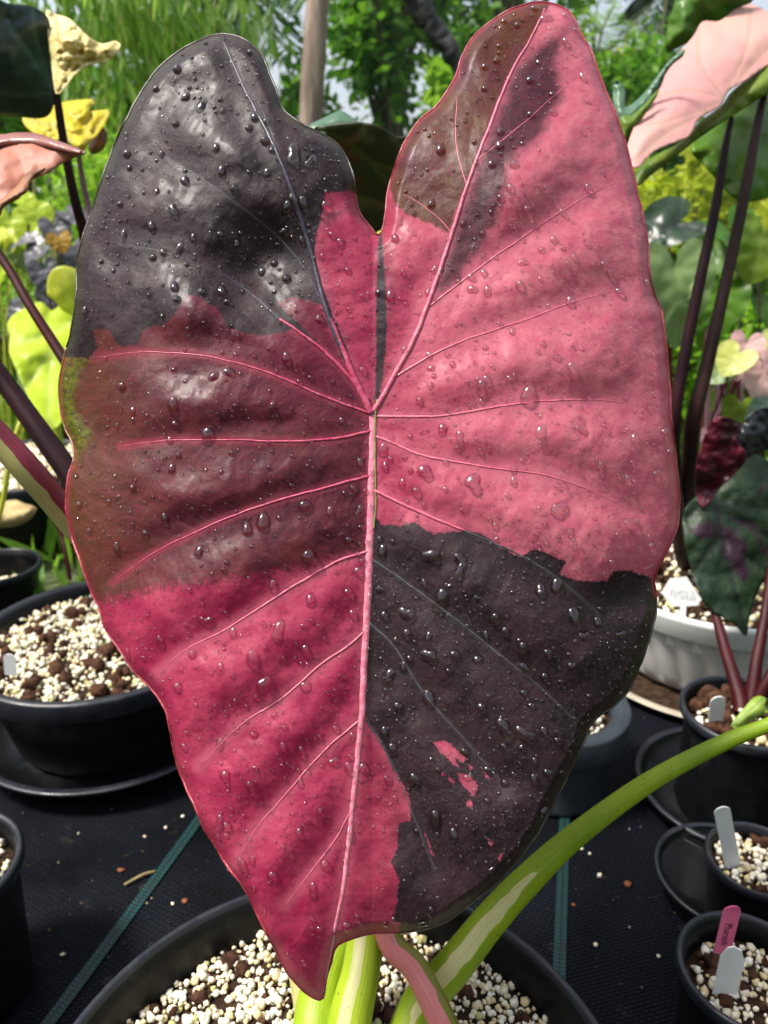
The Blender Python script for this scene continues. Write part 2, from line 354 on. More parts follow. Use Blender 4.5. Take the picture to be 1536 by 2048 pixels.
def fill_pot(c, r, z, grain, where, seed=1, cover=.72, chunk=.013, nchunk=60, mound=.012, xmin=-1e9, ymax=1e9, ymin=-1e9):
    """the filling of a pot: a soil mound, a layer of pumice and dark soil lumps showing between"""
    rg = np.random.default_rng(seed)
    def h(x, y):
        q = np.hypot(x-c[0], y-c[1])/r; return z+mound*(1-q**2)+.010*fbm(x*22, y*22, seed, 3)
    rr = np.concatenate([[1e-4], np.linspace(.06, 1, 22)*r]); a = np.linspace(0, 2*math.pi, 64, endpoint=False)
    X = c[0]+rr[:, None]*np.cos(a); Y = c[1]+rr[:, None]*np.sin(a); V = np.stack([X.ravel(), Y.ravel(), h(X, Y).ravel()-.35*grain], 1)
    i, j = np.meshgrid(np.arange(len(rr)-1), np.arange(64), indexing='ij'); i = i.ravel(); j = j.ravel(); k = (j+1) % 64
    settag(obj('potting_soil', V, np.stack([i*64+j, i*64+k, (i+1)*64+k, (i+1)*64+j], 1), M_soilshade), 'dark brown potting soil filling '+where, 'soil', kind='stuff')
    step = grain*.92; gx, gy = np.meshgrid(np.arange(-r, r, step), np.arange(-r, r, step)); gx = gx.ravel()+rg.uniform(-.5, .5, gx.size)*step; gy = gy.ravel()+rg.uniform(-.5, .5, gy.size)*step
    gx = np.concatenate([gx, gx+rg.uniform(-.5, .5, gx.size)*step]); gy = np.concatenate([gy, gy+rg.uniform(-.5, .5, gy.size)*step])
    lay = np.concatenate([np.zeros(len(gx)//2), np.ones(len(gx)//2)])
    x = gx+c[0]; y = gy+c[1]; f = fbm(x*28, y*28, seed+40, 3)+.16*rg.normal(size=x.size)
    k = (np.hypot(gx, gy) < r-grain*.6) & (f < (cover-.5)) & ((lay == 0) | (rg.random(x.size) < .38)) & (x > xmin) & (y < ymax) & (y > ymin)
    x = x[k]; y = y[k]; lay = lay[k]
    s = grain*.5*np.clip(rg.lognormal(0, .34, x.size), .35, 1.7); pos = np.stack([x, y, h(x, y)+lay*grain*.55+rg.uniform(-.1, .25, x.size)*grain], 1)
    V, T, A = scatter_rocks(pos, s, ROCKS, seed)
    settag(obj('pumice_gravel', V, T, M_gravel, attrs={'rnd': A}), 'pale cream pumice gravel covering '+where, 'gravel', kind='stuff')
    a = rg.uniform(0, 2*math.pi, nchunk); q = np.sqrt(rg.uniform(0, 1, nchunk))*(r-chunk*.6); x = c[0]+q*np.cos(a); y = c[1]+q*np.sin(a); s = chunk*.5*np.clip(rg.lognormal(0, .45, nchunk), .35, 2.0)
    k = (x > xmin) & (y < ymax) & (y > ymin); x = x[k]; y = y[k]; s = s[k]
    V, T, A = scatter_rocks(np.stack([x, y, h(x, y)+.1*s+grain*.35], 1), s, LUMPS, seed+5)
    settag(obj('soil_lumps', V, T, M_bark), 'dark brown soil lumps lying among the gravel of '+where, 'soil', kind='stuff')
    return h
def round_pot(name, label, c, r, ztop, zbot=.006, taper=.78, lip=.008, band=.02, mat=M_black, rimmat=M_blackrim, wall=.003, seg=96, cat='plant pot', group='black plastic pots', ribs=0):
    e = thing(name, label, cat, (c[0], c[1], zbot), group)
    rb = r*taper; zb = ztop-band
    def R(z): return rb+(r-lip-rb)*(z-zbot)/(ztop-zbot)
    prof = [(rb*.2, zbot), (rb*.97, zbot), (rb, zbot+.004)]+[(R(z), z) for z in np.linspace(zbot+.01, zb+.001, 10)]
    V, Fq = lathe(prof, seg, (c[0], c[1], 0)); obj('wall', V, Fq, mat, e)
    ri = r-lip-wall
    prof = [(R(zb)-.001, zb), (r-lip*.35, zb), (r-.0008, zb+.0015), (r, zb+.004), (r, ztop-.003), (r-.0012, ztop-.0008), (r-lip*.45, ztop), (r-lip*.9, ztop-.001), (r-lip-.0004, ztop-.004)]
    V, Fq = lathe(prof, seg, (c[0], c[1], 0)); obj('rim', V, Fq, rimmat, e)
    zi = np.linspace(ztop-.004, zbot+.003, 26); prof = [(R(z)-wall+(.0009*math.sin(z*700) if ribs else 0), z) for z in zi]+[(.001, zbot+.003)]
    prof[0] = (r-lip-.0004, ztop-.004)
    V, Fq = lathe(prof, seg, (c[0], c[1], 0)); obj('inner_wall', V, Fq, mat, e)
    return e
def saucer(name, label, c, r, h, mat=M_black, rimmat=M_blackrim, z0=.006, group=None, seg=96):
    e = thing(name, label, 'saucer', (c[0], c[1], z0), group)
    V, Fq = lathe([(.001, z0), (r*.84, z0), (r*.87, z0+.003), (r*.955, z0+h*.8), (r*.965, z0+h*.86)], seg, (c[0], c[1], 0)); obj('outer_wall', V, Fq, mat, e)
    V, Fq = lathe([(r*.965, z0+h*.86), (r*.99, z0+h*.84), (r, z0+h*.9), (r, z0+h*.97), (r*.99, z0+h), (r*.95, z0+h*.99), (r*.935, z0+h*.93)], seg, (c[0], c[1], 0)); obj('rim', V, Fq, rimmat, e)
    V, Fq = lathe([(r*.935, z0+h*.93), (r*.85, z0+.006), (r*.6, z0+.006), (r*.59, z0+.008), (r*.57, z0+.008), (r*.56, z0+.006), (.001, z0+.006)], seg, (c[0], c[1], 0)); obj('dish', V, Fq, mat, e)
    return e
# near pot that carries the big plant
NP = (-.032, .290); NPR = .188
round_pot('plant_pot', 'large wide black pot in the foreground holding the big red leaf plant', NP, NPR, .150, lip=.007, band=.016, taper=.8)
H_np = fill_pot(NP, NPR-.013, .116, .0052, 'the large foreground pot', 3, .80, .012, 110, ymin=.20)
# left pot on a saucer
LPc = (-.365, .875)
LP = LPc; LPR = .166
round_pot('plant_pot', 'wide black pot with grey rim standing in a saucer at left', LP, LPR, .150, lip=.012, band=.026, zbot=.016, taper=.74)
saucer('pot_saucer', 'wide black saucer under the left pot', LP, .178, .034, group='black saucers')
H_lp = fill_pot(LP, LPR-.017, .128, .0060, 'the left pot', 11, .70, .013, 110)
# pot cut by the left edge, low down
round_pot('plant_pot', 'black pot cut by the left edge, lower left corner', (-.372, .488), .068, .150, lip=.006, band=.014, taper=.8)
fill_pot((-.372, .488), .058, .13, .007, 'the pot cut by the left edge', 19, .7, .012, 14)
# far left pot with gravel
FLP = (-.80, 1.60)
round_pot('plant_pot', 'far black pot of gravel behind the dark purple stems at left', FLP, .20, .150, lip=.012, band=.03, taper=.8)
fill_pot(FLP, .184, .138, .010, 'the far left pot', 23, .8, .016, 20)
# small empty-looking pot, left
SLP = (G(-5, 1128, .1)[0], G(-5, 1128, .1)[1])
round_pot('plant_pot', 'small black pot nearly empty behind the left gravel pot', SLP, .070, .10, lip=.006, band=.014, taper=.75, ribs=1)
fill_pot(SLP, .056, .045, .008, 'the small nearly empty pot', 29, .75, .01, 10)
# white fluted bowl on a cream saucer
WB = (G(1435, 1143, .15)[0], G(1435, 1143, .15)[1]); WR = .190
e = thing('bowl_planter', 'white plastic bowl planter with slanting flutes at right', 'planter', (WB[0], WB[1], .02))
zz = np.linspace(.02, .122, 22); prof = [(.05, .02)]+[(WR*(.76+.17*((z-.02)/.102)**.8), z) for z in zz]
def fl(a, i, z): return 1+(.05*(np.abs(np.sin(a*15+z*26))-.5)*min(1, max(0, (z-.018)/.02))*min(1, max(0, (.124-z)/.008)) if z < .124 else 0*a)
V, Fq = lathe(prof, 360, (WB[0], WB[1], 0), fl); obj('bowl', V, Fq, M_bowlshade, e)
V, Fq = lathe([(WR*.925, .120), (WR*.97, .121), (WR*.985, .124), (WR*.99, .145), (WR, .149), (WR*.995, .154), (WR*.97, .155), (WR*.94, .152), (WR*.93, .14), (WR*.9, .10)], 120, (WB[0], WB[1], 0)); obj('rim', V, Fq, M_white, e)
fill_pot(WB, WR*.925, .128, .0095, 'the white bowl planter', 31, .42, .016, 120)
saucer('pot_saucer', 'cream plastic saucer under the white bowl planter', (WB[0]-.01, WB[1]-.01), .198, .016, M_soilshade, M_cream)  # dark brown dish colour paints in the shade under the bowl; rim stays cream
# blue-grey pot half behind the leaf
BG = (G(1118, 1402, .12)[0], G(1118, 1402, .12)[1])
round_pot('plant_pot', 'blue grey pot peeping out behind the dark lower right leaf edge', BG, .082, .12, lip=.02, band=.035, mat=M_greypot, rimmat=M_greypot, taper=.8, group=None)
fill_pot(BG, .06, .10, .008, 'the blue grey pot', 37, .5, .012, 12)
# black pot + saucer right
RB = (G(1492, 1418, .15)[0], G(1492, 1418, .15)[1])
round_pot('plant_pot', 'black pot with a white tag in front of the white bowl', RB, .068, .150, zbot=.016, lip=.006, band=.012, taper=.82)
fill_pot(RB, .056, .132, .008, 'the black pot in front of the bowl', 41, .4, .014, 50)
saucer('pot_saucer', 'wide black saucer under the pot in front of the bowl', (RB[0]+.012, RB[1]+.02), .108, .028, group='black saucers')
# water-filled saucer with a small pot
WS = (.345, .590)
saucer('pot_saucer', 'black saucer holding water around the small gravel pot', WS, .070, .03, group='black saucers')
V, Fq = lathe([(.001, .026), (.03, .026), (.0635, .026)], 64, (WS[0], WS[1], 0))
Mw2 = plain('saucer_water', (.004, .005, .006), (.006, .006, .007), 5, .02, .12, .001, 1.0, bscale=60)
settag(obj('saucer_water', V, Fq, Mw2), 'still water lying in the black saucer at right', 'water', kind='stuff')
SP = (G(1520, 1720, .11)[0], G(1520, 1720, .11)[1]+.004)
round_pot('plant_pot', 'small black pot of gravel standing in the water saucer', SP, .045, .11, zbot=.014, lip=.004, band=.01, taper=.72)
fill_pot(SP, .038, .097, .0062, 'the small pot in the water saucer', 43, .86, .010, 8, mound=.004)
# bottom right pot
BR = (G(1502, 1936, .13)[0], G(1502, 1936, .13)[1])
round_pot('plant_pot', 'black pot with pink and white tags in the lower right corner', BR, .0525, .13, lip=.005, band=.012, taper=.75, ribs=1)
fill_pot(BR, .043, .108, .0058, 'the lower right pot', 47, .72, .008, 30, mound=.006)
# tags ------------------------------------------------------------
def stick_outline(w, h, kind):
    if kind == 'round':
        a = np.linspace(0, math.pi, 12); return [(-w/2, 0)]+[(-w/2*math.cos(t), h-w/2+w/2*math.sin(t)) for t in a]+[(w/2, 0)]
    if kind == 'cut': return [(-w/2, 0), (-w/2, h*.78), (-w*.28, h*.96), (-.05*w, h), (w*.3, h*.94), (w*.5, h*.74), (w/2, 0)]
    if kind == 'point': return [(-w/2, 0), (-w*.4, h*.5), (-w*.12, h), (w*.2, h), (w*.42, h*.5), (w/2, 0)]
def plant_tag(label, top, bot, zt, zb, wpx, kind, mat, text=None, group='plant tags', turn=0.0):
    pt = P(top[0], top[1], zt); pb = P(bot[0], bot[1], zb); up = pt-pb; h = np.linalg.norm(up); up /= h
    w = wpx/F*zb; s = RT-up*(RT@up); s /= np.linalg.norm(s); nrm = np.cross(s, up)
    s = s*math.cos(turn)+nrm*math.sin(turn); nrm = np.cross(s, up)
    o2 = stick_outline(w, h, kind); n = len(o2); th = .0009
    V = np.array([pb+s*x+up*y+nrm*th*q for q in (.5, -.5) for x, y in o2])
    Fc = [list(range(n)), list(range(2*n-1, n-1, -1))]+[[i, n+i, n+(i+1) % n, (i+1) % n] for i in range(n)]
    e = thing('plant_tag', label, 'plant tag', pb, group); obj('blade', V, Fc, mat, e, False)
    return e, pb, s, up, nrm, w, h
def lettering(e, body, pos, xdir, ydir, nrm, size, mat, name='lettering'):
    cu = bpy.data.curves.new(name, 'FONT'); cu.body = body; cu.size = size; cu.extrude = .00005; cu.align_x = 'LEFT'; cu.align_y = 'CENTER'; cu.shear = .2
    tmp = bpy.data.objects.new('tmp', cu); COL.objects.link(tmp); bpy.context.view_layer.update()
    me = bpy.data.meshes.new_from_object(tmp.evaluated_get(bpy.context.evaluated_depsgraph_get())); bpy.data.objects.remove(tmp)
    me.transform(Matrix([[xdir[i], ydir[i], nrm[i], pos[i]] for i in range(3)]+[[0, 0, 0, 1]]))
    me.materials.clear(); me.materials.append(mat); me.name = name
    link(name, me, e)
e, pb, s, up, nr, w, h = plant_tag('bright pink plant tag with handwriting in the lower right pot', (1466, 1812), (1444, 1905), .545, .57, 34, 'round', M_tagpink)
lettering(e, 'Pharaoh', pb+up*h*.66+nr*.0007-s*w*.02, -up, s, nr, w*.62, M_ink)
plant_tag('short bent white plant tag in front of the pink tag', (1470, 1893), (1448, 1990), .535, .565, 44, 'cut', M_tagwhite, turn=.2)
plant_tag('white plant tag stuck in the small pot in the water saucer', (1443, 1614), (1468, 1745), .655, .70, 30, 'round', M_tagwhite)
plant_tag('white plant tag stuck in the black pot before the bowl', (1437, 1393), (1428, 1462), .80, .83, 28, 'round', M_tagwhite)
plant_tag('pointed white plant tag standing behind the right leaf edge', (1360, 1076), (1360, 1118), 1.15, 1.16, 26, 'point', M_tagwhite)
plant_tag('stubby white plant tag in the left gravel pot at the picture edge', (18, 1308), (22, 1350), .87, .88, 24, 'round', M_tagwhite)
# the T-shaped tag with faded writing seen upside down
zt = 1.02; pb = P(1362, 1240, 1.03); e = thing('plant_tag', 'white T-shaped plant tag with faded writing in the white bowl', 'plant tag', pb, 'plant tags')
hexo = [(1323, 1186), (1341, 1157), (1373, 1153), (1403, 1199), (1394, 1211), (1345, 1213)]
def plate(pl, zf, th=.0012):
    a = np.array([P(x, y, zf) for x, y in pl]); n = len(pl); V = np.concatenate([a, a+FW*th])
    return V, [list(range(n))[::-1], list(range(n, 2*n))]+[[i, (i+1) % n, n+(i+1) % n, n+i] for i in range(n)]
V, Fc = plate(hexo, zt); obj('plate', V, Fc, M_tagwhite, e, False)
V, Fc = plate([(1361, 1211), (1373, 1211), (1370, 1242), (1360, 1242)], zt+.0002); obj('stem', V, Fc, M_tagwhite, e, False)
rw = np.random.default_rng(5)
for k in range(9):       # faded pen strokes, too worn to read
    x0 = 1343+k*5.6; pts = [P(x0+rw.uniform(-2, 2), 1176+t*26/4+rw.uniform(-2, 2)+k*.6, zt-.0006) for t in range(4)]
    tube('pen_stroke', pts, .0004, M_inkgrey, e, 5, 3)
# ------------------------------------------------------------------ the big variegated leaf and its plant
OUT = [(757,470),(768,440),(776,385),(790,330),(812,282),(835,245),(880,205),(912,150),(925,110),(950,70),(985,40),(1030,15),(1080,5),(1120,12),(1145,32),(1165,75),(1185,105),(1200,150),(1215,190),(1235,235),(1252,290),(1265,340),(1275,390),(1288,440),(1297,500),(1300,550),(1308,590),(1325,630),(1330,680),(1338,750),(1342,820),(1347,880),(1355,950),(1358,1010),(1352,1060),(1335,1100),(1314,1140),(1307,1165),(1312,1190),(1310,1230),(1298,1275),(1285,1320),(1262,1370),(1230,1410),(1185,1445),(1160,1500),(1130,1560),(1105,1610),(1080,1660),(1040,1715),(1000,1760),(950,1800),(900,1838),(850,1858),(800,1865),(740,1868),(700,1878),(672,1895),(660,1930),(650,1970),(642,1998),(610,1985),(575,1945),(545,1890),(520,1840),(490,1780),(455,1730),(430,1690),(405,1650),(390,1610),(365,1560),(350,1510),(340,1460),(330,1420),(310,1385),(270,1345),(240,1300),(215,1265),(195,1210),(175,1160),(155,1110),(140,1060),(132,1010),(135,960),(148,920),(145,890),(128,850),(120,800),(120,760),(130,710),(142,660),(152,600),(153,550),(158,500),(170,460),(190,400),(215,330),(240,265),(265,215),(290,175),(312,145),(350,110),(390,85),(430,70),(460,70),(492,82),(525,112),(545,160),(565,215),(600,246),(640,265),(670,284),(695,318),(706,350),(709,388),(722,430)]
MID = [(746,826),(743,1000),(738,1150),(730,1300),(722,1450),(706,1600),(690,1750),(668,1870),(646,1985)]
RIBS = [  # polyline, half width at the start in px, colour key
 ([(744,828),(700,735),(655,625),(612,470),(572,350),(532,260),(490,180),(447,84)], 13, 'd'),
 ([(746,826),(790,750),(840,650),(900,480),(935,370),(980,250),(1020,150),(1060,80),(1090,18)], 12, 'p')]
VEINS = [
 ([(650,615),(610,540),(560,478),(490,420),(400,355),(310,302)], 5, 'd'), ([(738,802),(690,745),(640,695),(560,638),(480,570),(400,530),(330,505),(240,487)], 7, 'd'),
 ([(736,826),(640,790),(560,755),(470,725),(380,708),(270,705),(185,716)], 8, 'm'), ([(741,862),(690,874),(640,880),(540,882),(440,880),(340,880),(240,892)], 8, 'm'),
 ([(739,952),(700,962),(640,978),(560,1000),(470,1030),(380,1070),(300,1110),(225,1165)], 8, 'm'), ([(736,1103),(680,1120),(600,1165),(520,1215),(440,1265),(370,1300),(315,1350)], 8, 'p'),
 ([(729,1262),(700,1290),(640,1330),(560,1400),(480,1450),(400,1530)], 7, 'p'), ([(720,1440),(690,1465),(640,1510),(570,1590),(510,1660),(470,1730)], 6, 'p'), ([(703,1620),(670,1680),(620,1745),(570,1810)], 5, 'p'),
 ([(906,470),(870,430),(820,395),(795,385)], 4, 'p'), ([(933,372),(914,300),(912,230),(920,140)], 4, 'p'), ([(860,612),(960,535),(1060,465),(1160,400),(1262,348)], 6, 'p'), ([(955,320),(1030,260),(1110,190),(1180,130)], 4, 'p'),
 ([(792,752),(860,712),(930,680),(1050,640),(1160,600),(1240,580)], 7, 'p'), ([(752,832),(830,834),(900,830),(1050,805),(1180,800),(1255,806)], 8, 'p'), ([(752,872),(800,892),(850,912),(980,935),(1090,950),(1180,980),(1260,1020)], 8, 'p'),
 ([(748,980),(830,1020),(930,1062),(1040,1110),(1120,1160),(1200,1230)], 7, 'b'), ([(742,1118),(790,1150),(900,1230),(1000,1310),(1080,1375),(1150,1440)], 7, 'b'), ([(738,1245),(790,1295),(850,1390),(930,1480),(1000,1560)], 6, 'b'), ([(724,1430),(770,1500),(830,1640),(870,1740)], 5, 'b'),
 ([(560,330),(545,270),(510,190)], 3, 'd'), ([(612,470),(650,440),(690,420)], 3, 'd')]
ALLV = [MID]+[v for v, _, _ in RIBS]+[v for v, _, _ in VEINS]
ALLV = [catmull(v, step=30) for v in ALLV]
bound = catmull(OUT, step=6.0, closed=True)
bound = bound[:, :2]+np.stack([fbm(bound[:, 0]/26, bound[:, 1]/26, 4, 3), fbm(bound[:, 0]/26, bound[:, 1]/26, 8, 3)], 1)*5
V2, T2 = triangulate(bound, 12.0)
for _ in range(2): V2, T2 = subdivide(V2, T2)
X = V2[:, 0]; Y = V2[:, 1]
VD = np.full(X.shape, 1e9); VA = np.zeros(X.shape); QP = np.ones(X.shape)
for i, v in enumerate(ALLV):
    d, a = seg_dist(X, Y, v); QP *= 1-np.exp(-(d/58.0)**2); m = d < VD; VD = np.where(m, d, VD); VA = np.where(m, a+i*777, VA)
ED, _ = seg_dist(X, Y, bound[::2], True)
MDst, _ = seg_dist(X, Y, ALLV[0])
def base_depth(X, Y):
    u = (X-745)/620.0; v = (Y-828)/1000.0
    z = .405+.048*np.clip(-v, 0, None)**1.4-.012*np.clip(v, 0, None)
    z = z-.034*np.abs(u)+.060*np.abs(u)**3
    z = z-.012*np.exp(-((X-560)/160)**2-((Y-330)/170)**2)+.016*np.exp(-((X-520)/90)**2-((Y-520)/90)**2)
    z = z-.010*np.exp(-((X-1000)/130)**2-((Y-330)/130)**2)+.012*np.exp(-((X-1265)/70)**2-((Y-1180)/60)**2)
    z = z+.014*np.exp(-((X-170)/60)**2-((Y-820)/120)**2)+.018*np.clip((Y-1760)/240, 0, 1)**2
    z = z+.010*np.clip((X-1120)/200, 0, 1)**2*np.clip((Y-1250)/150, 0, 1)
    return z
Z = base_depth(X, Y)
amp = .0046*np.clip(ED/110, .25, 1)*(1-.15*np.clip((745-X)/60,0,1)*np.clip((1180-Y)/120,0,1))
Z = Z-amp*1.25*QP
dl = np.clip((700-X)/150, 0, 1)*np.clip((1130-Y)/150, 0, 1)*np.clip(VD/40, .15, 1)*np.clip(ED/50, .1, 1)
ang = .6
Z = Z-dl*(.0058*fbm(X/125, Y/100, 31, 2)+.0010*fbm((X*.8+Y*.6)/30, (Y*.8-X*.6)/80, 33, 3))
Z = Z-np.clip(VD/40, .1, 1)*(.0045*fbm(X/95, Y/95, 21, 3)+.0004*fbm(VA/14, VD/70, 23, 2))-.0003*fbm(X/16, Y/16, 25, 2)
Z = Z+.007*np.clip(1-ED/26, 0, 1)**2*(.6+1.6*vnoise(X/60, Y/60, 77))
V3 = P(X, Y, Z); T2 = orient(V3, T2)
N3 = vert_normals(V3, T2)
# ---- variegation zones, as signed distances in px
wx = X+14*fbm(X/60, Y/60, 51, 5)+4*fbm(X/9, Y/9, 52, 2); wy = Y+14*fbm(X/60, Y/60, 53, 5)+4*fbm(X/9, Y/9, 54, 2)
ZA = [(720,388),(690,384),(650,388),(642,430),(628,480),(632,530),(645,570),(660,612),(695,700),(688,700),(645,612),(615,604),(580,596),(552,606),(600,650),(640,690),(632,694),(590,662),(545,668),(500,668),(455,655),(435,618),(400,596),(370,592),(350,630),(325,652),(285,660),(275,690),(240,692),(215,660),(185,662),(195,700),(175,720),(100,708),(0,600),(0,0),(600,0),(730,240)]
ZC = [(748,1028),(765,1050),(800,1052),(830,1045),(870,1065),(920,1060),(960,1064),(1000,1090),(1040,1110),(1070,1098),(1100,1105),(1132,1122),(1120,1145),(1160,1160),(1212,1162),(1226,1146),(1260,1140),(1300,1158),(1306,1200),(1400,1260),(1400,1900),(800,1900),(798,1845),(785,1840),(792,1800),(798,1760),(783,1722),(800,1690),(798,1642),(822,1640),(815,1590),(795,1550),(772,1510),(748,1468),(728,1425),(733,1380),(735,1300),(740,1180),(744,1100)]
ZP = [[(868,1484),(890,1482),(908,1496),(930,1518),(926,1526),(905,1512),(918,1534),(905,1528),(882,1506)], [(917,1546),(940,1552),(955,1570),(948,1592),(932,1578),(920,1562)], [(934,1598),(944,1604),(945,1616),(934,1610)], [(895,1552),(908,1566),(902,1568)], [(965,1536),(980,1560),(972,1556)], [(974,1676),(986,1684),(982,1692)], [(996,1716),(1004,1706),(1000,1724)], [(848,1664),(856,1680),(868,1714),(862,1706)], [(936,1528),(945,1536),(940,1540)], [(884,1544),(890,1550),(884,1552)]]
ZM = [(60,600),(200,560),(290,560),(370,540),(440,560),(560,570),(640,590),(700,720),(742,822),(740,960),(736,1108),(690,1120),(640,1128),(560,1150),(470,1165),(400,1172),(310,1180),(240,1198),(150,1205),(60,1000)]
ZL = [(728,1430),(748,1468),(772,1510),(800,1550),(822,1600),(822,1660),(790,1720),(800,1900),(700,1900),(672,1880),(700,1740),(716,1600)]
ZB = [(776,372),(786,402),(812,424),(852,442),(897,468),(934,372),(980,250),(1020,150),(1062,78),(1100,0),(1000,-20),(880,80),(780,260)]
ZF = [(1128,64),(1112,130),(1122,190),(1098,240),(1064,290),(1020,330),(1002,420),(962,500),(912,560),(868,600),(882,530),(905,470),(938,370),(983,250),(1025,145),(1072,92)]
ZG = [(100,700),(184,717),(158,745),(160,762),(142,785),(150,820),(168,850),(182,872),(160,902),(150,935),(100,930)]
ZS = [(757,440),(764,470),(768,520),(773,600),(774,660),(768,740),(758,800),(752,812),(749,805),(752,720),(752,620),(755,540),(757,480)]
dark = np.maximum(sdf(wx, wy, ZA), sdf(wx, wy, ZC)); dark = np.maximum(dark, sdf(X, Y, ZS))
patch = np.max([sdf(X+5*fbm(X/8, Y/8, 61, 2), Y+5*fbm(X/8, Y/8, 62, 2), np.array(p, float)) for p in ZP], 0); dark = np.minimum(dark, -patch)
attrs = {'dark': dark, 'maroon': sdf(wx, wy, ZM), 'lowm': sdf(wx, wy, ZL), 'brown': sdf(wx, wy, ZB), 'strip': sdf(wx, wy, ZF), 'green': sdf(wx, wy, ZG),
         'vd': VD, 'ed': ED, 'pp': np.stack([X/100, Y/100, X*0], 1), 'vv': np.stack([(VA-.7*VD)/100, VD/100, X*0], 1)}
def bigleaf_mat():
    m, n, l, b = newmat('variegated_leaf'); t = NT(m); pp = t.attr('pp', 'Vector'); vv = t.attr('vv', 'Vector'); vd = t.attr('vd'); ed = t.attr('ed')
    sx = n.new('ShaderNodeSeparateXYZ'); l.new(pp, sx.inputs[0]); px = sx.outputs[0]; py = sx.outputs[1]
    ns = t.noise(pp, 1.1, 5, .6); nf = t.noise(pp, 9, 5, .65); nm = t.noise(pp, 3.2, 4)
    # pink ground colour: paler to the right, mottled
    pink = t.mix(t.smooth(ns, .32, .68), (.31, .016, .066), (.46, .056, .118))
    pink = t.mix(t.math('MULTIPLY', t.smooth(nf, .45, .72), .55), pink, (.25, .010, .048))
    pale = t.mix(t.smooth(nm, .3, .7), (.53, .110, .175), (.62, .185, .235)); pink = t.mix(t.math('MULTIPLY', t.smooth(t.math('ADD', px, t.math('MULTIPLY', ns, 3.0)), 8.4, 12.6), .9), pink, pale)
    pink = t.mix(t.math('MULTIPLY', t.smooth(vd, 26, 3), .45), pink, (.58, .14, .21))
    mar = t.mix(t.smooth(ns, .35, .65), (.058, .007, .018), (.115, .020, .028)); mar = t.mix(t.math('MULTIPLY', t.smooth(t.math('ADD', px, t.math('MULTIPLY', nm, 2.6)), 5.2, 2.0), .75), mar, (.11, .048, .016))
    mar = t.mix(t.math('MULTIPLY', t.smooth(t.math('ADD', px, t.math('MULTIPLY', nm, 1.2)), 4.2, 7.2), t.smooth(py, 9.2, 7.0)), mar, (.13, .008, .030))
    mp2 = n.new('ShaderNodeMapping'); l.new(vv, mp2.inputs[0]); mp2.inputs['Scale'].default_value = (9.0, .9, 1); strk = t.noise(mp2.outputs[0], 1.6, 5, .6)
    mar = t.mix(t.math('MULTIPLY', t.smooth(strk, .48, .68), .30), mar, (.24, .05, .062)); mar = t.mix(t.math('MULTIPLY', t.smooth(vd, 16, 2), .5), mar, (.36, .05, .085))
    pink = t.mix(t.math('MULTIPLY', t.smooth(strk, .5, .72), .14), pink, (.28, .014, .045))
    col = t.mix(t.smooth(t.math('ADD', t.attr('maroon'), t.math('ADD', t.math('MULTIPLY', t.math('SUBTRACT', nf, .5), 40), t.math('MULTIPLY', t.math('SUBTRACT', strk, .5), 60))), -16, 20), pink, mar)
    col = t.mix(t.math('MULTIPLY', t.smooth(t.attr('lowm'), -14, 22), t.smooth(nm, .2, .8, .35, .7)), col, (.13, .014, .03))
    brown = t.mix(t.smooth(t.noise(pp, 2.2, 5, .6), .4, .62), (.075, .012, .006), (.10, .030, .006)); brown = t.mix(t.smooth(t.noise(pp, 1.0, 3), .5, .66), brown, (.085, .014, .020))
    col = t.mix(t.smooth(t.math('ADD', t.attr('brown'), t.math('MULTIPLY', t.math('SUBTRACT', nf, .5), 16)), -4, 5), col, brown)
    strip = t.mix(t.smooth(nm, .3, .7), (.045, .010, .018), (.085, .018, .030))
    col = t.mix(t.smooth(t.math('ADD', t.attr('strip'), t.math('MULTIPLY', t.math('SUBTRACT', nm, .5), 44)), -18, 20), col, strip)
    grn = t.mix(t.smooth(nf, .35, .65), (.15, .16, .012), (.05, .055, .012)); col = t.mix(t.smooth(t.math('ADD', t.attr('green'), t.math('MULTIPLY', t.math('SUBTRACT', nm, .5), 30)), -8, 10), col, grn)
    dk = t.mix(t.smooth(ns, .3, .7), (.012, .0055, .009), (.030, .0135, .018)); dk = t.mix(t.math('MULTIPLY', t.smooth(nf, .5, .75), .4), dk, (.044, .020, .028))
    dk = t.mix(t.math('MULTIPLY', t.smooth(ed, 22, 4), .35), dk, (.045, .042, .012)); dk = t.mix(t.math('MULTIPLY', t.smooth(vd, 6, 1.5), .25), dk, (.06, .058, .07))
    dmask = t.smooth(t.math('ADD', t.attr('dark'), t.math('MULTIPLY', t.math('SUBTRACT', t.noise(pp, 18, 7, .78), .5), 20)), -1.6, 2.0)
    half = t.math('MULTIPLY', t.smooth(t.math('ADD', t.attr('dark'), t.math('MULTIPLY', t.math('SUBTRACT', t.noise(pp, 2.6, 6, .7), .5), 150)), -26, 12), .5)
    col = t.mix(half, col, (.14, .016, .036)); col = t.mix(dmask, col, dk)
    # margins a shade redder, fine net of small veins
    vo = n.new('ShaderNodeTexVoronoi'); vo.feature = 'DISTANCE_TO_EDGE'; vo.inputs['Scale'].default_value = 1.0
    mp = n.new('ShaderNodeMapping'); va = n.new('ShaderNodeVectorMath'); va.operation = 'MULTIPLY_ADD'; l.new(t.noise(pp, 3.5, 3, .6, 0, 1), va.inputs[0]); va.inputs[1].default_value = (.35, .35, .0); l.new(pp, va.inputs[2]); l.new(va.outputs[0], mp.inputs[0]); mp.inputs['Scale'].default_value = (7.5, 9.5, 1); l.new(mp.outputs[0], vo.inputs['Vector'])
    net = t.smooth(vo.outputs['Distance'], .07, .0)
    col = t.mix(t.math('MULTIPLY', net, t.smooth(t.noise(pp, .8, 3), .35, .7, .08, .30)), col, t.mix(dmask, (.30, .012, .05), (.09, .075, .08)))
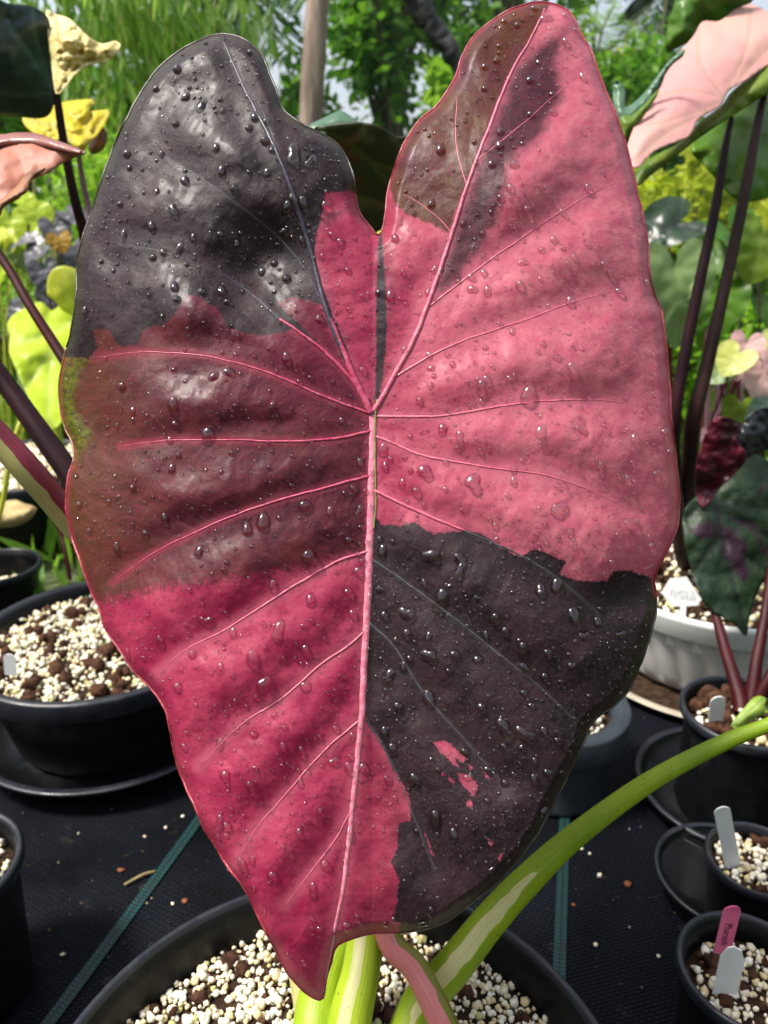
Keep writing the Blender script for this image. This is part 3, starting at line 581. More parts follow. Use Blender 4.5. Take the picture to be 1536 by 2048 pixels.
    col = t.mix(t.math('MULTIPLY', t.smooth(ed, 9, 2), t.smooth(dmask, 0, 1, .5, 0)), col, (.32, .03, .05))
    l.new(col, b.inputs['Base Color'])
    l.new(t.math('ADD', t.smooth(t.noise(pp, 5, 4), .3, .7, .44, .56), t.math('MULTIPLY', dmask, .05)), b.inputs['Roughness']); wet = t.attr('wet'); l.new(t.math('MULTIPLY', t.math('SUBTRACT', 1.0, wet), t.smooth(dmask, 0, 1, .33, .24)), b.inputs['Specular IOR Level'])
    l.new(t.math('MULTIPLY', t.math('SUBTRACT', 1.0, wet), .08), b.inputs['Coat Weight']); b.inputs['Coat Roughness'].default_value = .25
    nb = t.bump(t.noise(pp, 26, 3, .6), .10, .0010); nb = t.bump(vo.outputs['Distance'], .10, .0014, nb); nb = t.bump(t.noise(pp, 4, 3, .5), .12, .004, nb)
    nm2 = n.new('ShaderNodeMix'); nm2.data_type = 'VECTOR'; l.new(wet, nm2.inputs[0]); l.new(nb, nm2.inputs[4]); l.new(n.new('ShaderNodeNewGeometry').outputs['Normal'], nm2.inputs[5]); l.new(nm2.outputs[1], b.inputs['Normal'])
    tr = n.new('ShaderNodeBsdfTranslucent'); hs = n.new('ShaderNodeHueSaturation'); hs.inputs['Value'].default_value = 1.25; hs.inputs['Saturation'].default_value = 1.1; l.new(col, hs.inputs['Color']); l.new(hs.outputs[0], tr.inputs['Color'])
    mx = n.new('ShaderNodeMixShader'); l.new(t.smooth(dmask, 0, 1, .34, .16), mx.inputs[0]); l.new(b.outputs[0], mx.inputs[1]); l.new(tr.outputs[0], mx.inputs[2]); l.new(mx.outputs[0], n['Material Output'].inputs[0])
    return m
base = P(770, 2190, .47)
plant = thing('elephant_ear_plant', 'big elephant ear plant with a pink, maroon and black splashed wet leaf', 'plant', (base[0], base[1], H_np(base[0], base[1])))
blade = obj('leaf_blade', V3, T2, bigleaf_mat(), plant, True, attrs)
blade['label'] = 'large heart-shaped leaf splashed pink, maroon and charcoal'
from mathutils.kdtree import KDTree
kd = KDTree(len(V2)); [kd.insert((x, y, 0), i) for i, (x, y) in enumerate(V2.tolist())]; kd.balance()
def on_leaf(x, y):
    i = kd.find((x, y, 0))[1]; return V3[i], N3[i], i
def veinmat(name, c1, c2): return plain(name, c1, c2, 260, .36, .5, .0008, .5)
VM = {'p': veinmat('vein_pink', (.45, .075, .135), (.57, .14, .205)), 'm': veinmat('vein_crimson', (.36, .03, .085), (.50, .09, .16)),
      'd': veinmat('vein_slate', (.030, .022, .036), (.055, .045, .070)), 'b': veinmat('vein_grey_blue', (.034, .032, .038), (.065, .066, .074)),
      'mid': veinmat('midrib_pink', (.54, .13, .20), (.66, .24, .31)), 'edge': veinmat('margin_red', (.20, .012, .03), (.36, .05, .07)), 'grn': veinmat('midrib_groove', (.13, .17, .04), (.22, .26, .08))}
def vein(name, pl, w0, key, parent, lift=.25, wend=.16, seg=8):
    c = catmull(pl, step=9); n = len(c); t = np.linspace(0, 1, n); w = (w0*(1-t)**.8*(1-wend)+w0*wend)*.9
    pp = []; 
    for (x, y), ww in zip(c, w):
        p, nn, _ = on_leaf(x, y); r = ww*.5/F*.4; pp.append(p+nn*(lift-.25)*r)
    pp = np.array(pp)
    for _ in range(2): pp[1:-1] = (pp[:-2]+2*pp[1:-1]+pp[2:])/4
    r = w*.5/F*.4; V, Fs, at = tube_arrays(pp, r, seg); return obj(name, V, Fs, VM[key], parent)
mid = vein('midrib', MID, 30, 'mid', blade, -.45, .25, 16)
vein('midrib_groove', [(753,800),(751,860),(751,930),(752,1010),(748,1060)], 5, 'grn', blade, 1.2, .5, 6)
for v, w, k in RIBS: vein('main_vein', v, w*1.15, k if k != 'd' else 'd', blade, .15, .3)
# the base of the left main vein is still crimson
vein('main_vein', RIBS[0][0][:3], 17, 'm', blade, .3, .55)
vein('side_vein', VEINS[1][0][:4], 11, 'm', blade, .3, .5)
for v, w, k in VEINS: vein('side_vein', v, w*.82, k, blade, .02)
vein('side_vein', VEINS[16][0][:3], 8, 'p', blade, .25, .6)
mb = bound[::2]; pp = np.array([on_leaf(x, y)[0] for x, y in mb]); pp = np.concatenate([pp, pp[:1]])
mk = np.array([('g' if attrs['green'][j] > -4 else 'd' if attrs['dark'][j] > 0 else 'e') for j in [on_leaf(x, y)[2] for x, y in mb]]+['e']); cut = [0]+[i for i in range(1, len(mk)) if mk[i] != mk[i-1]]+[len(mk)-1]
VM['d2'] = veinmat('margin_dark', (.03, .02, .02), (.06, .05, .03)); VM['g2'] = veinmat('margin_olive', (.12, .12, .02), (.22, .08, .05))
for i0, i1 in zip(cut[:-1], cut[1:]):
    if i1-i0 < 2: continue
    q = pp[i0:i1+1]; V, Fs, at = tube_arrays(q, .00055+.0004*vnoise(np.arange(i0, i1+1)*.13, np.full(i1+1-i0, .5), 3), 6); obj('leaf_margin', V, Fs, VM[{'d': 'd2', 'g': 'g2', 'e': 'edge'}[mk[i0]]], blade)
# ---- leaf stalks
def stalkmat(name, c1, c2, c3, streak=.0):
    m, n, l, b = newmat(name); t = NT(m); o = t.obj(); tt = t.attr('tt')
    c = t.mix(t.smooth(t.noise(o, 14, 4), .35, .65), c1, c2); c = t.mix(t.smooth(t.attr('band'), .45, .55), c, c3)
    fb = t.noise(t.attr('fib', 'Vector'), 2.6, 5, .65); c = t.mix(t.math('MULTIPLY', t.smooth(fb, .5, .7), .30), c, tuple(v*.45 for v in c1)); c = t.mix(t.math('MULTIPLY', t.smooth(fb, .44, .3), .25), c, tuple(min(.8, v*1.5+.03) for v in c2))
    c = t.mix(t.math('MULTIPLY', t.smooth(t.noise(o, 260, 3), .67, .73), .6), c, (.05, .04, .015)); c = t.mix(t.math('MULTIPLY', t.smooth(t.noise(o, 60, 6, .7, .8), .66, .72), .5), c, (.10, .06, .02))
    l.new(c, b.inputs['Base Color']); b.inputs['Roughness'].default_value = .4; b.inputs['Specular IOR Level'].default_value = .32 if max(c1) > .1 else .16; b.inputs['Subsurface Weight'].default_value = .12
    b.inputs['Subsurface Radius'].default_value = (.004, .004, .001); b.inputs['Subsurface Scale'].default_value = .5
    l.new(t.bump(fb, .3, .0016), b.inputs['Normal']); return m
M_green = stalkmat('stalk_green', (.17, .27, .008), (.25, .35, .012), (.56, .54, .24))
M_lime = stalkmat('stalk_lime', (.22, .33, .012), (.30, .40, .02), (.44, .43, .20))
M_pinkst = stalkmat('stalk_pink', (.50, .12, .13), (.58, .20, .19), (.17, .17, .02))
M_variest = stalkmat('stalk_maroon_cream', (.26, .035, .06), (.20, .03, .05), (.40, .36, .14))
def screenband(c0, c1, taper0=0, taper1=1, wob=.1, seed=1):
    """a stripe along one side of a stalk: side coordinate -1 (left) .. 1 (right) as the stalk is seen from the front"""
    def f(V, at):
        n = (len(V)-2)//SEG; C = V[:-2].reshape(n, SEG, 3); cen = C.mean(1); d = np.gradient(cen, axis=0); d /= np.linalg.norm(d, axis=1)[:, None]
        side = np.cross(d, cen-CAM); side /= np.linalg.norm(side, axis=1)[:, None]
        if side[:, 0].mean() < 0: side = -side
        r = np.linalg.norm(C-cen[:, None], axis=2).mean(1); s = ((C-cen[:, None])*side[:, None]).sum(2)/r[:, None]
        t = np.linspace(0, 1, n)[:, None]*np.ones((1, SEG)); k = np.clip((t-taper0)/(taper1-taper0), 0, 1); env = np.where((k > 0) & (k < 1), np.sin(math.pi*k)**.5, 0) if taper0 > 0 or taper1 < 1 else 1.0
        w = wob*fbm(t*26, s*0, seed, 3)
        mid_ = (c0+c1)/2; hw = (c1-c0)/2*env; b = np.clip(.5+(hw-np.abs(s+w*2-mid_))*6, 0, 1)
        return {'band': np.concatenate([b.ravel(), [0, 0]])}
    return f
SEG = 32
def stalk(pts, wpx, mat, parent, extra=None, name='leaf_stalk', n=14):
    pts3 = PT(pts); r = [w*.5/F*p[2] for w, p in zip(wpx, pts)]
    return tube(name, pts3, r, mat, parent, SEG, n, extra)
stalk([(746,836,.414),(735,1000,.455),(738,1300,.485),(752,1600,.50),(774,1862,.485),(832,1938,.470),(892,2060,.455),(930,2160,.45)], [20,30,40,46,50,52,58,62], M_pinkst, plant, screenband(.45, 1.3, 0, 1, .15, 3))
stalk([(800,2140,.475),(835,2020,.49),(905,1935,.495),(985,1835,.50),(1060,1755,.50),(1150,1672,.50),(1300,1563,.495),(1450,1484,.49),(1560,1440,.48),(1800,1330,.46)], [90,80,74,66,58,47,38,32,28,26], M_green, plant, screenband(-.45, .42, .08, .47, .14, 5))
stalk([(640,2150,.47),(632,2060,.48),(650,1960,.50),(690,1850,.52),(730,1700,.53),(760,1300,.60),(776,800,.66),(768,470,.70)], [110,96,86,72,62,52,42,34], M_lime, plant, screenband(-.05, .0, 0, 1, .05, 6))
stalk([(690,2150,.465),(700,2040,.475),(722,1940,.485),(735,1830,.50),(745,1600,.52),(770,1200,.58),(790,700,.66)], [96,88,76,72,60,50,40], M_lime, plant, screenband(-.55, .05, 0, 1, .05, 8))
stalk([(640,2170,.475),(600,1900,.53),(500,1560,.56),(330,1270,.55),(135,1033,.50),(60,945,.48),(-10,868,.47),(-150,720,.45)], [70,64,62,60,56,58,56,50], M_variest, plant, screenband(-1.6, -.05, 0, 1, .12, 9))
# ---- water drops on the blade
def drop_shape(kind, seed, nr=6, na=18):
    r = np.random.default_rng(seed); a = np.linspace(0, 2*math.pi, na, endpoint=False); R = 1+.06*np.sin(2*a+r.uniform(0, 6))+.05*np.sin(3*a+r.uniform(0, 6))
    if kind == 'tear': R = R*(1+.75*np.clip(np.sin(a), 0, 1)**4-.12*np.abs(np.cos(a)))
    if kind == 'long': R = R*(1+.95*np.abs(np.sin(a))**3-.2*np.abs(np.cos(a)))
    if kind == 'blob': R = R*(1+.24*np.sin(2*a+r.uniform(0, 6))+.18*np.sin(3*a+r.uniform(0, 6))+.08*np.sin(5*a+r.uniform(0, 6)))
    hgt = {'round': .80, 'tear': .72, 'long': .66, 'blob': .56}[kind]; V = [(0, 0, hgt)]
    for i in range(1, nr+1):
        t = i/nr; q = math.sin(t*math.pi/2*1.16); z = hgt*math.cos(t*math.pi/2*1.16)
        sag = -.12*(1-t*t)*(1 if kind != 'blob' else .4)
        for k in range(na): V.append((R[k]*q*math.cos(a[k]), R[k]*q*math.sin(a[k])+sag, z))
    V = np.array(V); Tt = [(0, 1+k, 1+(k+1) % na) for k in range(na)]
    for i in range(nr-1):
        for k in range(na):
            a0 = 1+i*na+k; b0 = 1+i*na+(k+1) % na; Tt += [(a0, a0+na, b0+na), (a0, b0+na, b0)]
    return V, np.array(Tt)
KINDS = [('round', s) for s in range(4)]+[('tear', s) for s in range(3)]+[('long', 1)]+[('blob', s) for s in range(4)]
DS = [(k, drop_shape(k, s+3)) for k, s in KINDS]; DM = [mesh_data('water_droplet', v, f, M_water) for k, (v, f) in DS]
LOWD = drop_shape('round', 2, 4, 10)
BIG = [(850,945,38,'blob'),(946,966,42,'blob'),(1055,795,40,'tear'),(1117,1018,40,'blob'),(1265,1048,42,'blob'),(885,858,26,'blob'),(1140,605,24,'tear'),(1045,525,22,'blob'),(1165,860,26,'blob'),(1270,880,26,'tear'),(1145,745,30,'tear'),(528,1372,44,'blob'),(504,1322,32,'tear'),(556,1262,28,'long'),(622,1202,26,'tear'),(610,1012,34,'round'),(622,1118,44,'blob'),(416,872,36,'blob'),(440,1490,22,'tear'),(412,1240,26,'blob'),(862,1112,40,'blob'),(920,1120,30,'blob'),(920,1140,26,'long'),(815,1228,40,'blob'),(858,1312,40,'blob'),(1046,1468,38,'blob'),(1012,1462,34,'long'),(870,1645,36,'tear'),(1150,1238,36,'tear'),(1112,1175,34,'tear'),(1080,1184,28,'tear'),(990,1242,32,'blob'),(880,1205,36,'long'),(775,1355,36,'blob'),(858,1398,34,'tear'),(910,1310,26,'round'),(1045,1300,28,'tear'),(814,1268,28,'round'),(856,1276,22,'tear'),(962,1414,26,'round'),(1168,1272,28,'blob'),(825,1557,32,'blob'),(785,1495,30,'round'),(930,1505,22,'round'),(770,1470,26,'tear'),(355,140,24,'round'),(372,195,24,'blob'),(312,180,18,'round'),(346,420,24,'long'),(468,378,22,'round'),(445,345,22,'tear'),(585,310,34,'long'),(510,235,24,'tear'),(406,584,22,'round'),(455,605,20,'round'),(352,248,20,'round'),(480,60,0,'round'),(345,815,30,'tear'),(410,870,20,'tear'),(573,718,24,'tear'),(460,745,26,'blob'),(345,672,0,'round'),(525,1048,36,'tear'),(495,1062,28,'tear'),(330,1040,22,'tear'),(660,1025,22,'tear'),(465,1268,24,'blob'),(700,1082,24,'round'),(1055,420,24,'round'),(1108,225,22,'round'),(1165,155,22,'tear'),(1130,430,18,'long'),(1175,375,24,'round'),(985,330,20,'round'),(975,320,0,'round'),(545,1750,24,'round'),(650,1730,26,'round'),(625,1780,20,'long'),(745,1790,0,'round'),(700,1670,22,'tear'),(812,700,22,'round'),(945,580,24,'blob'),(720,930,20,'tear')]
BIG = [(b[0], b[1], b[2]*.84, b[3]) for b in BIG if b[2] > 0]
rd = np.random.default_rng(21); placed = [(b[0], b[1], b[2]*.5) for b in BIG]; drops = list(BIG); tries = 0
bb = bound
cand = rd.uniform([120, 5], [1358, 1990], (90000, 2)); cs = sdf(cand[:, 0], cand[:, 1], bb[::3]); cand = cand[cs > 9]
fld = fbm(cand[:, 0]/130, cand[:, 1]/130, 91, 3)
grid = {}
def near(x, y, r):
    gx, gy = int(x//30), int(y//30)
    for a in range(gx-1, gx+2):
        for b in range(gy-1, gy+2):
            for (u, v, q) in grid.get((a, b), ()):
                if (u-x)**2+(v-y)**2 < (q+r)**2*1.15: return True
    return False
def put(x, y, r): grid.setdefault((int(x//30), int(y//30)), []).append((x, y, r))
for p in placed: put(*p)
nm_, ns_ = 0, 0
for (x, y), f in zip(cand, fld):
    lowfew = .35 if y > 1700 else 1.0
    if rd.random() > (0.55+1.4*f)*lowfew*(1.6 if (x < 700 and y < 640) or (x > 750 and y > 1060) else .9): continue
    if nm_ < 420: d = 10+13*rd.random()**1.8; 
    else: d = 3.4+6.0*rd.random()**1.7
    if near(x, y, d*.5): continue
    kd_ = 'round' if d < 10 else rd.choice(['round', 'tear', 'blob', 'long'], p=[.52, .26, .16, .06])
    drops.append((x, y, d, kd_)); put(x, y, d*.5)
    if d >= 9 and nm_ < 420: nm_ += 1
    else: ns_ += 1
    if ns_ > 3600: break
def zone(i):
    if attrs['dark'][i] > 0: return 'the charcoal upper left lobe' if V2[i][1] < 900 and V2[i][0] < 740 else 'the charcoal lower right patch'
    if attrs['brown'][i] > 0: return 'the brown upper right lobe'
    if attrs['maroon'][i] > 0: return 'the maroon left middle'
    if V2[i][0] > 745 and V2[i][1] < 1180: return 'the pink right half'
    return 'the crimson lower left part'
def whr(i):
    if ED[i] < 45: return ', near its margin'
    if MDst[i] < 60: return ', beside the midrib'
    if VD[i] < 12: return ', sitting on a vein'
    return ', between veins' if VD[i] > 40 else ', close to a vein'
SH = {'round': 'round', 'tear': 'tear-shaped', 'long': 'long', 'blob': 'irregular'}
def frame(i, spin):
    n = N3[i]; dn = UP-n*(UP@n); dn /= np.linalg.norm(dn); sdv = np.cross(dn, n); c, s_ = math.cos(spin), math.sin(spin)
    a = sdv*c+dn*s_; b_ = -sdv*s_+dn*c; return np.column_stack([a, b_, n])
wet = np.zeros(len(V2))
for x, y, d, kind in drops:
    if d < 8: continue
    for co, i, q in kd.find_range((x, y, 0), d*.5*(1.25 if kind in ('tear', 'long') else 1.0)):
        lim = d*.5*(.92+.5*max(0, (y-V2[i][1])/(q+1e-6))**4*(kind in ('tear', 'long'))); wet[i] = max(wet[i], min(1, max(0, (lim-q)/2.5+.3)))
at = blade.data.attributes.new('wet', 'FLOAT', 'POINT'); at.data.foreach_set('value', wet.astype(np.float32))
drops.sort(key=lambda q: -q[2]); sv, sf, n0 = [], [], 0
for k, (x, y, d, kind) in enumerate(drops):
    p, nn, i = on_leaf(x, y); r = d*.5/F*.4; spin = rd.uniform(-.35, .35) if kind in ('tear', 'long') else rd.uniform(0, 6.28)
    if kind == 'long': spin = rd.uniform(-.7, .7)
    R = frame(i, spin); org = p+nn*r*.06
    if k < 300:
        j = rd.choice([q for q, (kk, _) in enumerate(DS) if kk == kind]); o = bpy.data.objects.new('water_droplet', DM[j]); COL.objects.link(o)
        M = Matrix([[*(R[q]*r), org[q]] for q in range(3)]+[[0, 0, 0, 1]]); o.matrix_world = M
        sz = 'large' if d > 26 else 'medium' if d > 15 else 'small'
        settag(o, f'{sz} {SH[kind]} water droplet on {zone(i)}{whr(i)}', 'water droplet', 'water droplets on the big leaf')
    else:
        v, f_ = LOWD; sv.append((v*r)@R.T+org); sf.append(f_+n0); n0 += len(v)
settag(obj('tiny_water_droplets', np.concatenate(sv), np.concatenate(sf), M_water), 'fine spray of tiny water droplets all over the big leaf', 'water droplets', kind='stuff')
# ------------------------------------------------------------------ neighbouring plants
def traced_leaf(name, outline, zc, gx=0, gy=0, mat=None, parent=None, veins=(), bulge=.01, wr=.006, spacing=14, seed=1, vw=5, thick=.0008, quilt=.004, curl=0.0, crumple=0.0):
    """a leaf blade with its own distance, tilt, curvature and thickness"""
    b = catmull(outline, step=9, closed=True)[:, :2]; V, T = triangulate(b, spacing); V, T = subdivide(V, T)
    X, Y = V[:, 0], V[:, 1]; c = b.mean(0); ed, _ = seg_dist(X, Y, b[::2], True); em = max(ed.max(), 1)
    D = np.full(X.shape, 1e9)
    for v in veins: D = np.minimum(D, seg_dist(X, Y, catmull(v, step=25))[0])
    z = zc+gx*(X-c[0])/100+gy*(Y-c[1])/100-bulge*np.sin(np.clip(ed/em, 0, 1)*math.pi/2)+wr*2*fbm(X/70, Y/70, seed, 4)+curl*np.clip(1-ed/(em*.35), 0, 1)**2*vnoise(X/50, Y/50, seed+3)
    if crumple: z = z+crumple*(np.abs(fbm(X/34, Y/34, seed+9, 3))+.5*np.abs(fbm(X/15, Y/15, seed+11, 2)))*4*np.clip(ed/6, .3, 1)
    if len(veins): z = z-quilt*(1-np.exp(-D/25))
    W = P(X, Y, z); T = orient(W, T); 
    o = obj(name, W, T, mat, parent, True, {'vein': np.clip(1.3-D/vw, 0, 1) if len(veins) else X*0})
    s = o.modifiers.new('thickness', 'SOLIDIFY'); s.thickness = thick; s.offset = 0
    return o
HEARTO = [(0,.06),(.07,.24),(.2,.37),(.36,.36),(.47,.22),(.5,0),(.46,-.25),(.34,-.55),(.16,-.84),(0,-1)]
HEARTO = HEARTO+[(-x, y) for x, y in HEARTO[-2:0:-1]]
ROUNDO = [(0,.1),(.1,.26),(.26,.34),(.44,.28),(.54,.08),(.52,-.18),(.38,-.42),(.18,-.58),(0,-.66)]
ROUNDO = ROUNDO+[(-x, y) for x, y in ROUNDO[-2:0:-1]]
def proto(o):
    b = catmull(o, step=.09, closed=True)[:, :2]; V, T = triangulate(b, .11); V, T = subdivide(V, T)
    D = np.abs(V[:, 0])
    for s in (-1, 1):
        for (x, y) in ((.4, .28), (.5, -.02), (.42, -.33), (.26, -.62)): D = np.minimum(D, seg_dist(V[:, 0], V[:, 1], [(0, min(0, y*.55+.0)), (s*x, y)])[0])
    return V, T, D
PH = proto(HEARTO); PR = proto(ROUNDO)
def heart(c, size, tip, nrm, mat, parent, pr=PH, bowl=.25, droop=.25, seed=0, name='leaf_blade', wr=.05):
    """one heart-shaped blade: c = stalk joint, tip = direction of the point, nrm = face"""
    V, T, D = pr; tip = np.array(tip, float); tip /= np.linalg.norm(tip); nrm = np.array(nrm, float); nrm -= tip*(nrm@tip); nrm /= np.linalg.norm(nrm); sd_ = np.cross(tip, nrm)
    x, y = V[:, 0], V[:, 1]; h = bowl*np.abs(x)**1.5-droop*np.clip(-y, 0, 1)**2-.3*bowl*np.clip(y, 0, 1)**2+wr*2*fbm(x*4+seed*3, y*4, seed, 3)+.03*(1-np.exp(-D/.06))
    W = np.asarray(c)+size*(x[:, None]*sd_-y[:, None]*tip+h[:, None]*nrm)
    T = T if np.cross(W[T[0, 1]]-W[T[0, 0]], W[T[0, 2]]-W[T[0, 0]])@nrm > 0 else T[:, ::-1]
    return obj(name, W, T, mat, parent, True, {'vein': np.clip(1.2-D/.03, 0, 1)})
M_purplestem = stalkmat('stem_dark_purple', (.014, .004, .007), (.028, .007, .010), (.1, .02, .03))
M_redstem = stalkmat('stem_wine_red', (.048, .004, .007), (.028, .003, .005), (.2, .03, .03))
M_mauvestem = stalkmat('stem_mauve', (.16, .085, .10), (.20, .11, .12), (.2, .1, .1))
M_ygstem = stalkmat('stem_yellow_green', (.40, .44, .04), (.46, .50, .08), (.4, .4, .1))
M_darkstem2 = stalkmat('stem_black_brown', (.026, .012, .012), (.045, .021, .019), (.1, .05, .04))
L_teal = leafmat('leaf_dark_teal', (.004, .016, .018), (.014, .040, .038), .08, 14, .5, (.05, .10, .08), .6)
L_wither = leafmat('leaf_withered_yellow', (.78, .66, .26), (.86, .78, .44), .4, 16, .6, (.55, .42, .12), .6)
L_yellow = leafmat('leaf_yellow', (.74, .60, .02), (.80, .70, .06), .5, 10, .5, (.6, .5, .08))
L_salmon = leafmat('leaf_salmon_scorched', (.36, .11, .07), (.44, .16, .10), .2, 14, .55, (.4, .15, .1), .3, c3=(.19, .06, .022))
L_scorch = leafmat('leaf_scorched_edge', (.10, .03, .012), (.32, .13, .05), .1, 30, .6, None, .6)
L_lime = leafmat('leaf_lime', (.50, .66, .02), (.62, .74, .06), .5, 9, .4, (.6, .7, .16), .2)
L_lime2 = leafmat('leaf_yellow_lime', (.60, .64, .03), (.66, .70, .12), .5, 9, .4, (.5, .6, .1), .2)
L_slate = leafmat('leaf_slate_purple', (.075, .07, .085), (.15, .14, .16), .08, 12, .35, (.04, .05, .05), .3)
L_amber = leafmat('leaf_amber', (.36, .19, .01), (.42, .26, .02), .3, 12, .45, None, .3)
L_dkgreen = leafmat('leaf_dark_green', (.010, .026, .012), (.020, .045, .016), .08, 16, .36, (.004, .008, .006), .4)
L_dkpurple = leafmat('leaf_green_purple', (.008, .022, .010), (.018, .038, .015), .08, 22, .5, (.004, .004, .006), .9, c3=(.026, .008, .018), spec=.35)
L_crimson = leafmat('leaf_crimson_black', (.020, .005, .010), (.13, .006, .022), .1, 22, .42, None, .5)
L_black = leafmat('leaf_black', (.007, .008, .012), (.016, .016, .022), .03, 12, .3, (.03, .03, .04), .3)
L_pinkbig = leafmat('leaf_pale_pink', (.68, .33, .32), (.72, .42, .36), .3, 5, .5, (.46, .30, .20), .3)
L_fgreen = leafmat('leaf_fresh_green', (.06, .17, .012), (.12, .26, .015), .38, 8, .42, (.12, .22, .03), .2)
L_olive = leafmat('leaf_olive_green', (.11, .20, .012), (.19, .28, .014), .38, 7, .45, (.2, .26, .05), .2)
L_bluegreen = leafmat('leaf_blue_green', (.055, .13, .075), (.10, .19, .11), .15, 9, .4, (.2, .26, .2), .2)
L_sage = leafmat('leaf_sage_green', (.12, .20, .055), (.17, .25, .09), .3, 7, .5, (.2, .28, .1), .2)
L_cpink = leafmat('leaf_caladium_pink', (.66, .34, .38), (.72, .46, .46), .35, 9, .5, (.7, .5, .45), .2)
L_cyel = leafmat('leaf_caladium_cream', (.55, .58, .14), (.62, .64, .26), .4, 9, .5, (.5, .56, .1), .2)
L_back = leafmat('leaf_olive_brown', (.026, .040, .008), (.045, .060, .010), .5, 12, .5, (.10, .12, .02), .25, c3=(.11, .05, .008))
L_tan = leafmat('leaf_dried_tan', (.34, .23, .10), (.55, .44, .2), .1, 18, .8, (.3, .2, .1), .8)
def pstem(pts, wpx, mat, parent, name='leaf_stalk', n=8):
    return tube(name, PT(pts), [w*.5/F*p[2] for w, p in zip(wpx, pts)], mat, parent, SEG, n, lambda V, at: {'band': np.zeros(len(V))})
def gbase(px, py, zd, h=0.0):
    p = P(px, py, zd); return (p[0], p[1], h)
# back leaf of the big plant, seen in the notch
traced_leaf('leaf_blade', [(628,262),(660,250),(705,244),(745,247),(778,262),(800,274),(830,270),(850,300),(840,420),(800,500),(758,500),(735,460),(712,420),(690,330)], .70, -.01, .03, L_back, plant, [[(640,262),(720,300),(800,400)],[(690,390),(740,400),(820,440)],[(700,300),(760,330),(830,350)]], .006, .004, seed=4, quilt=.002)
traced_leaf('leaf_blade', [(618,252),(640,240),(668,226),(682,222),(700,232),(716,246),(700,256),(660,262),(634,270)], .74, .0, -.02, L_bluegreen, plant, (), .006, .004, seed=6)
traced_leaf('leaf_blade', [(622,272),(650,255),(680,250),(700,250),(690,262),(660,268),(640,276)], .685, 0, -.04, L_bluegreen, plant, (), .004, .003, seed=8)
# dark teal leaf with a withered half, upper left
t = thing('elephant_ear_plant', 'dark teal leaf with a withered pale yellow half on a purple stalk', 'plant', gbase(250, 1230, .98, .13), 'potted elephant ears')
traced_leaf('leaf_blade', [(-60,-30),(10,5),(60,12),(95,35),(104,90),(108,150),(112,185),(95,232),(40,234),(-20,225),(-80,180)], .80, .03, .03, L_teal, t, [[(110,185),(60,110),(10,40)],[(110,185),(30,190),(-60,170)],[(110,185),(75,90),(65,20)]], .02, .012, seed=3)
traced_leaf('withered_lobe', [(92,22),(108,28),(140,38),(165,62),(185,80),(205,88),(232,82),(241,88),(238,100),(215,122),(178,130),(150,150),(128,178),(112,188),(104,140),(98,90)], .78, .02, -.07, L_wither, t, [[(112,180),(120,100),(112,40)],[(114,180),(150,110),(190,90)],[(114,182),(150,135),(225,96)]], .008, .045, spacing=6, seed=12, quilt=.010, curl=.03, crumple=.008)
pstem([(112,180,.80),(130,300,.82),(150,400,.84),(168,470,.86),(200,640,.90),(235,900,.95),(250,1235,.985)], [14,17,19,21,25,32,40], M_purplestem, t)
# yellow leaf behind it
t = thing('elephant_ear_plant', 'bright yellow drooping leaf on a mauve stalk behind the withered leaf', 'plant', gbase(300, 1200, 1.05, .13), 'potted elephant ears')
traced_leaf('leaf_blade', [(45,235),(80,222),(130,204),(185,199),(190,206),(178,222),(216,220),(219,228),(200,262),(176,290),(160,308),(140,290),(100,280),(60,262)], .97, .0, -.08, L_yellow, t, [[(162,306),(180,230),(186,205)],[(160,306),(120,260),(60,240)],[(162,306),(190,260),(214,226)]], .008, .035, spacing=7, seed=17, quilt=.008, curl=.02, crumple=.005)
traced_leaf('dead_bud', [(176,296),(190,268),(205,255),(214,268),(212,290),(196,306),(182,308)], 1.0, 0, 0, L_scorch, t, (), .015, .006, spacing=8, seed=2)
pstem([(156,300,.99),(165,360,1.0),(178,420,1.01),(205,560,1.03),(260,850,1.05),(300,1205,1.06)], [9,11,12,15,18,22], M_mauvestem, t)
# salmon scorched leaf at the left edge
t = thing('elephant_ear_plant', 'salmon pink scorched leaf with brown curled edges at the left picture edge', 'plant', (-.62, .62, .0), 'potted elephant ears')
traced_leaf('leaf_blade', [(-120,300),(-40,282),(0,270),(60,268),(100,278),(140,292),(170,305),(150,312),(120,330),(90,348),(62,362),(40,395),(10,412),(-10,440),(-90,460),(-140,400)], .60, -.01, -.03, L_salmon, t, [[(-100,420),(-20,360),(60,320),(160,306)],[(-60,400),(0,385),(50,370)]], .012, .008, seed=22, curl=.006)
traced_leaf('curled_edge', [(-40,284),(0,272),(30,266),(70,267),(110,280),(140,291),(172,304),(166,310),(120,300),(80,290),(40,288),(0,292),(-40,300)], .605, -.01, -.05, leafmat('leaf_salmon_grey', (.20, .075, .06), (.30, .12, .10), .1, 14, .35, None, .3), t, (), .006, .004, spacing=8, seed=24)
traced_leaf('scorched_edge', [(172,305),(140,318),(105,335),(70,352),(60,366),(52,385),(20,402),(0,418),(-10,450),(-14,415),(10,395),(35,372),(50,352),(90,330),(130,308)], .585, -.01, -.05, L_scorch, t, (), .003, .006, spacing=7, seed=28, curl=.004)
pstem([(-90,430,.60),(-160,600,.61),(-230,900,.66),(-260,1500,.72),(-240,1700,.85)], [16,20,24,28,32], M_redstem, t)
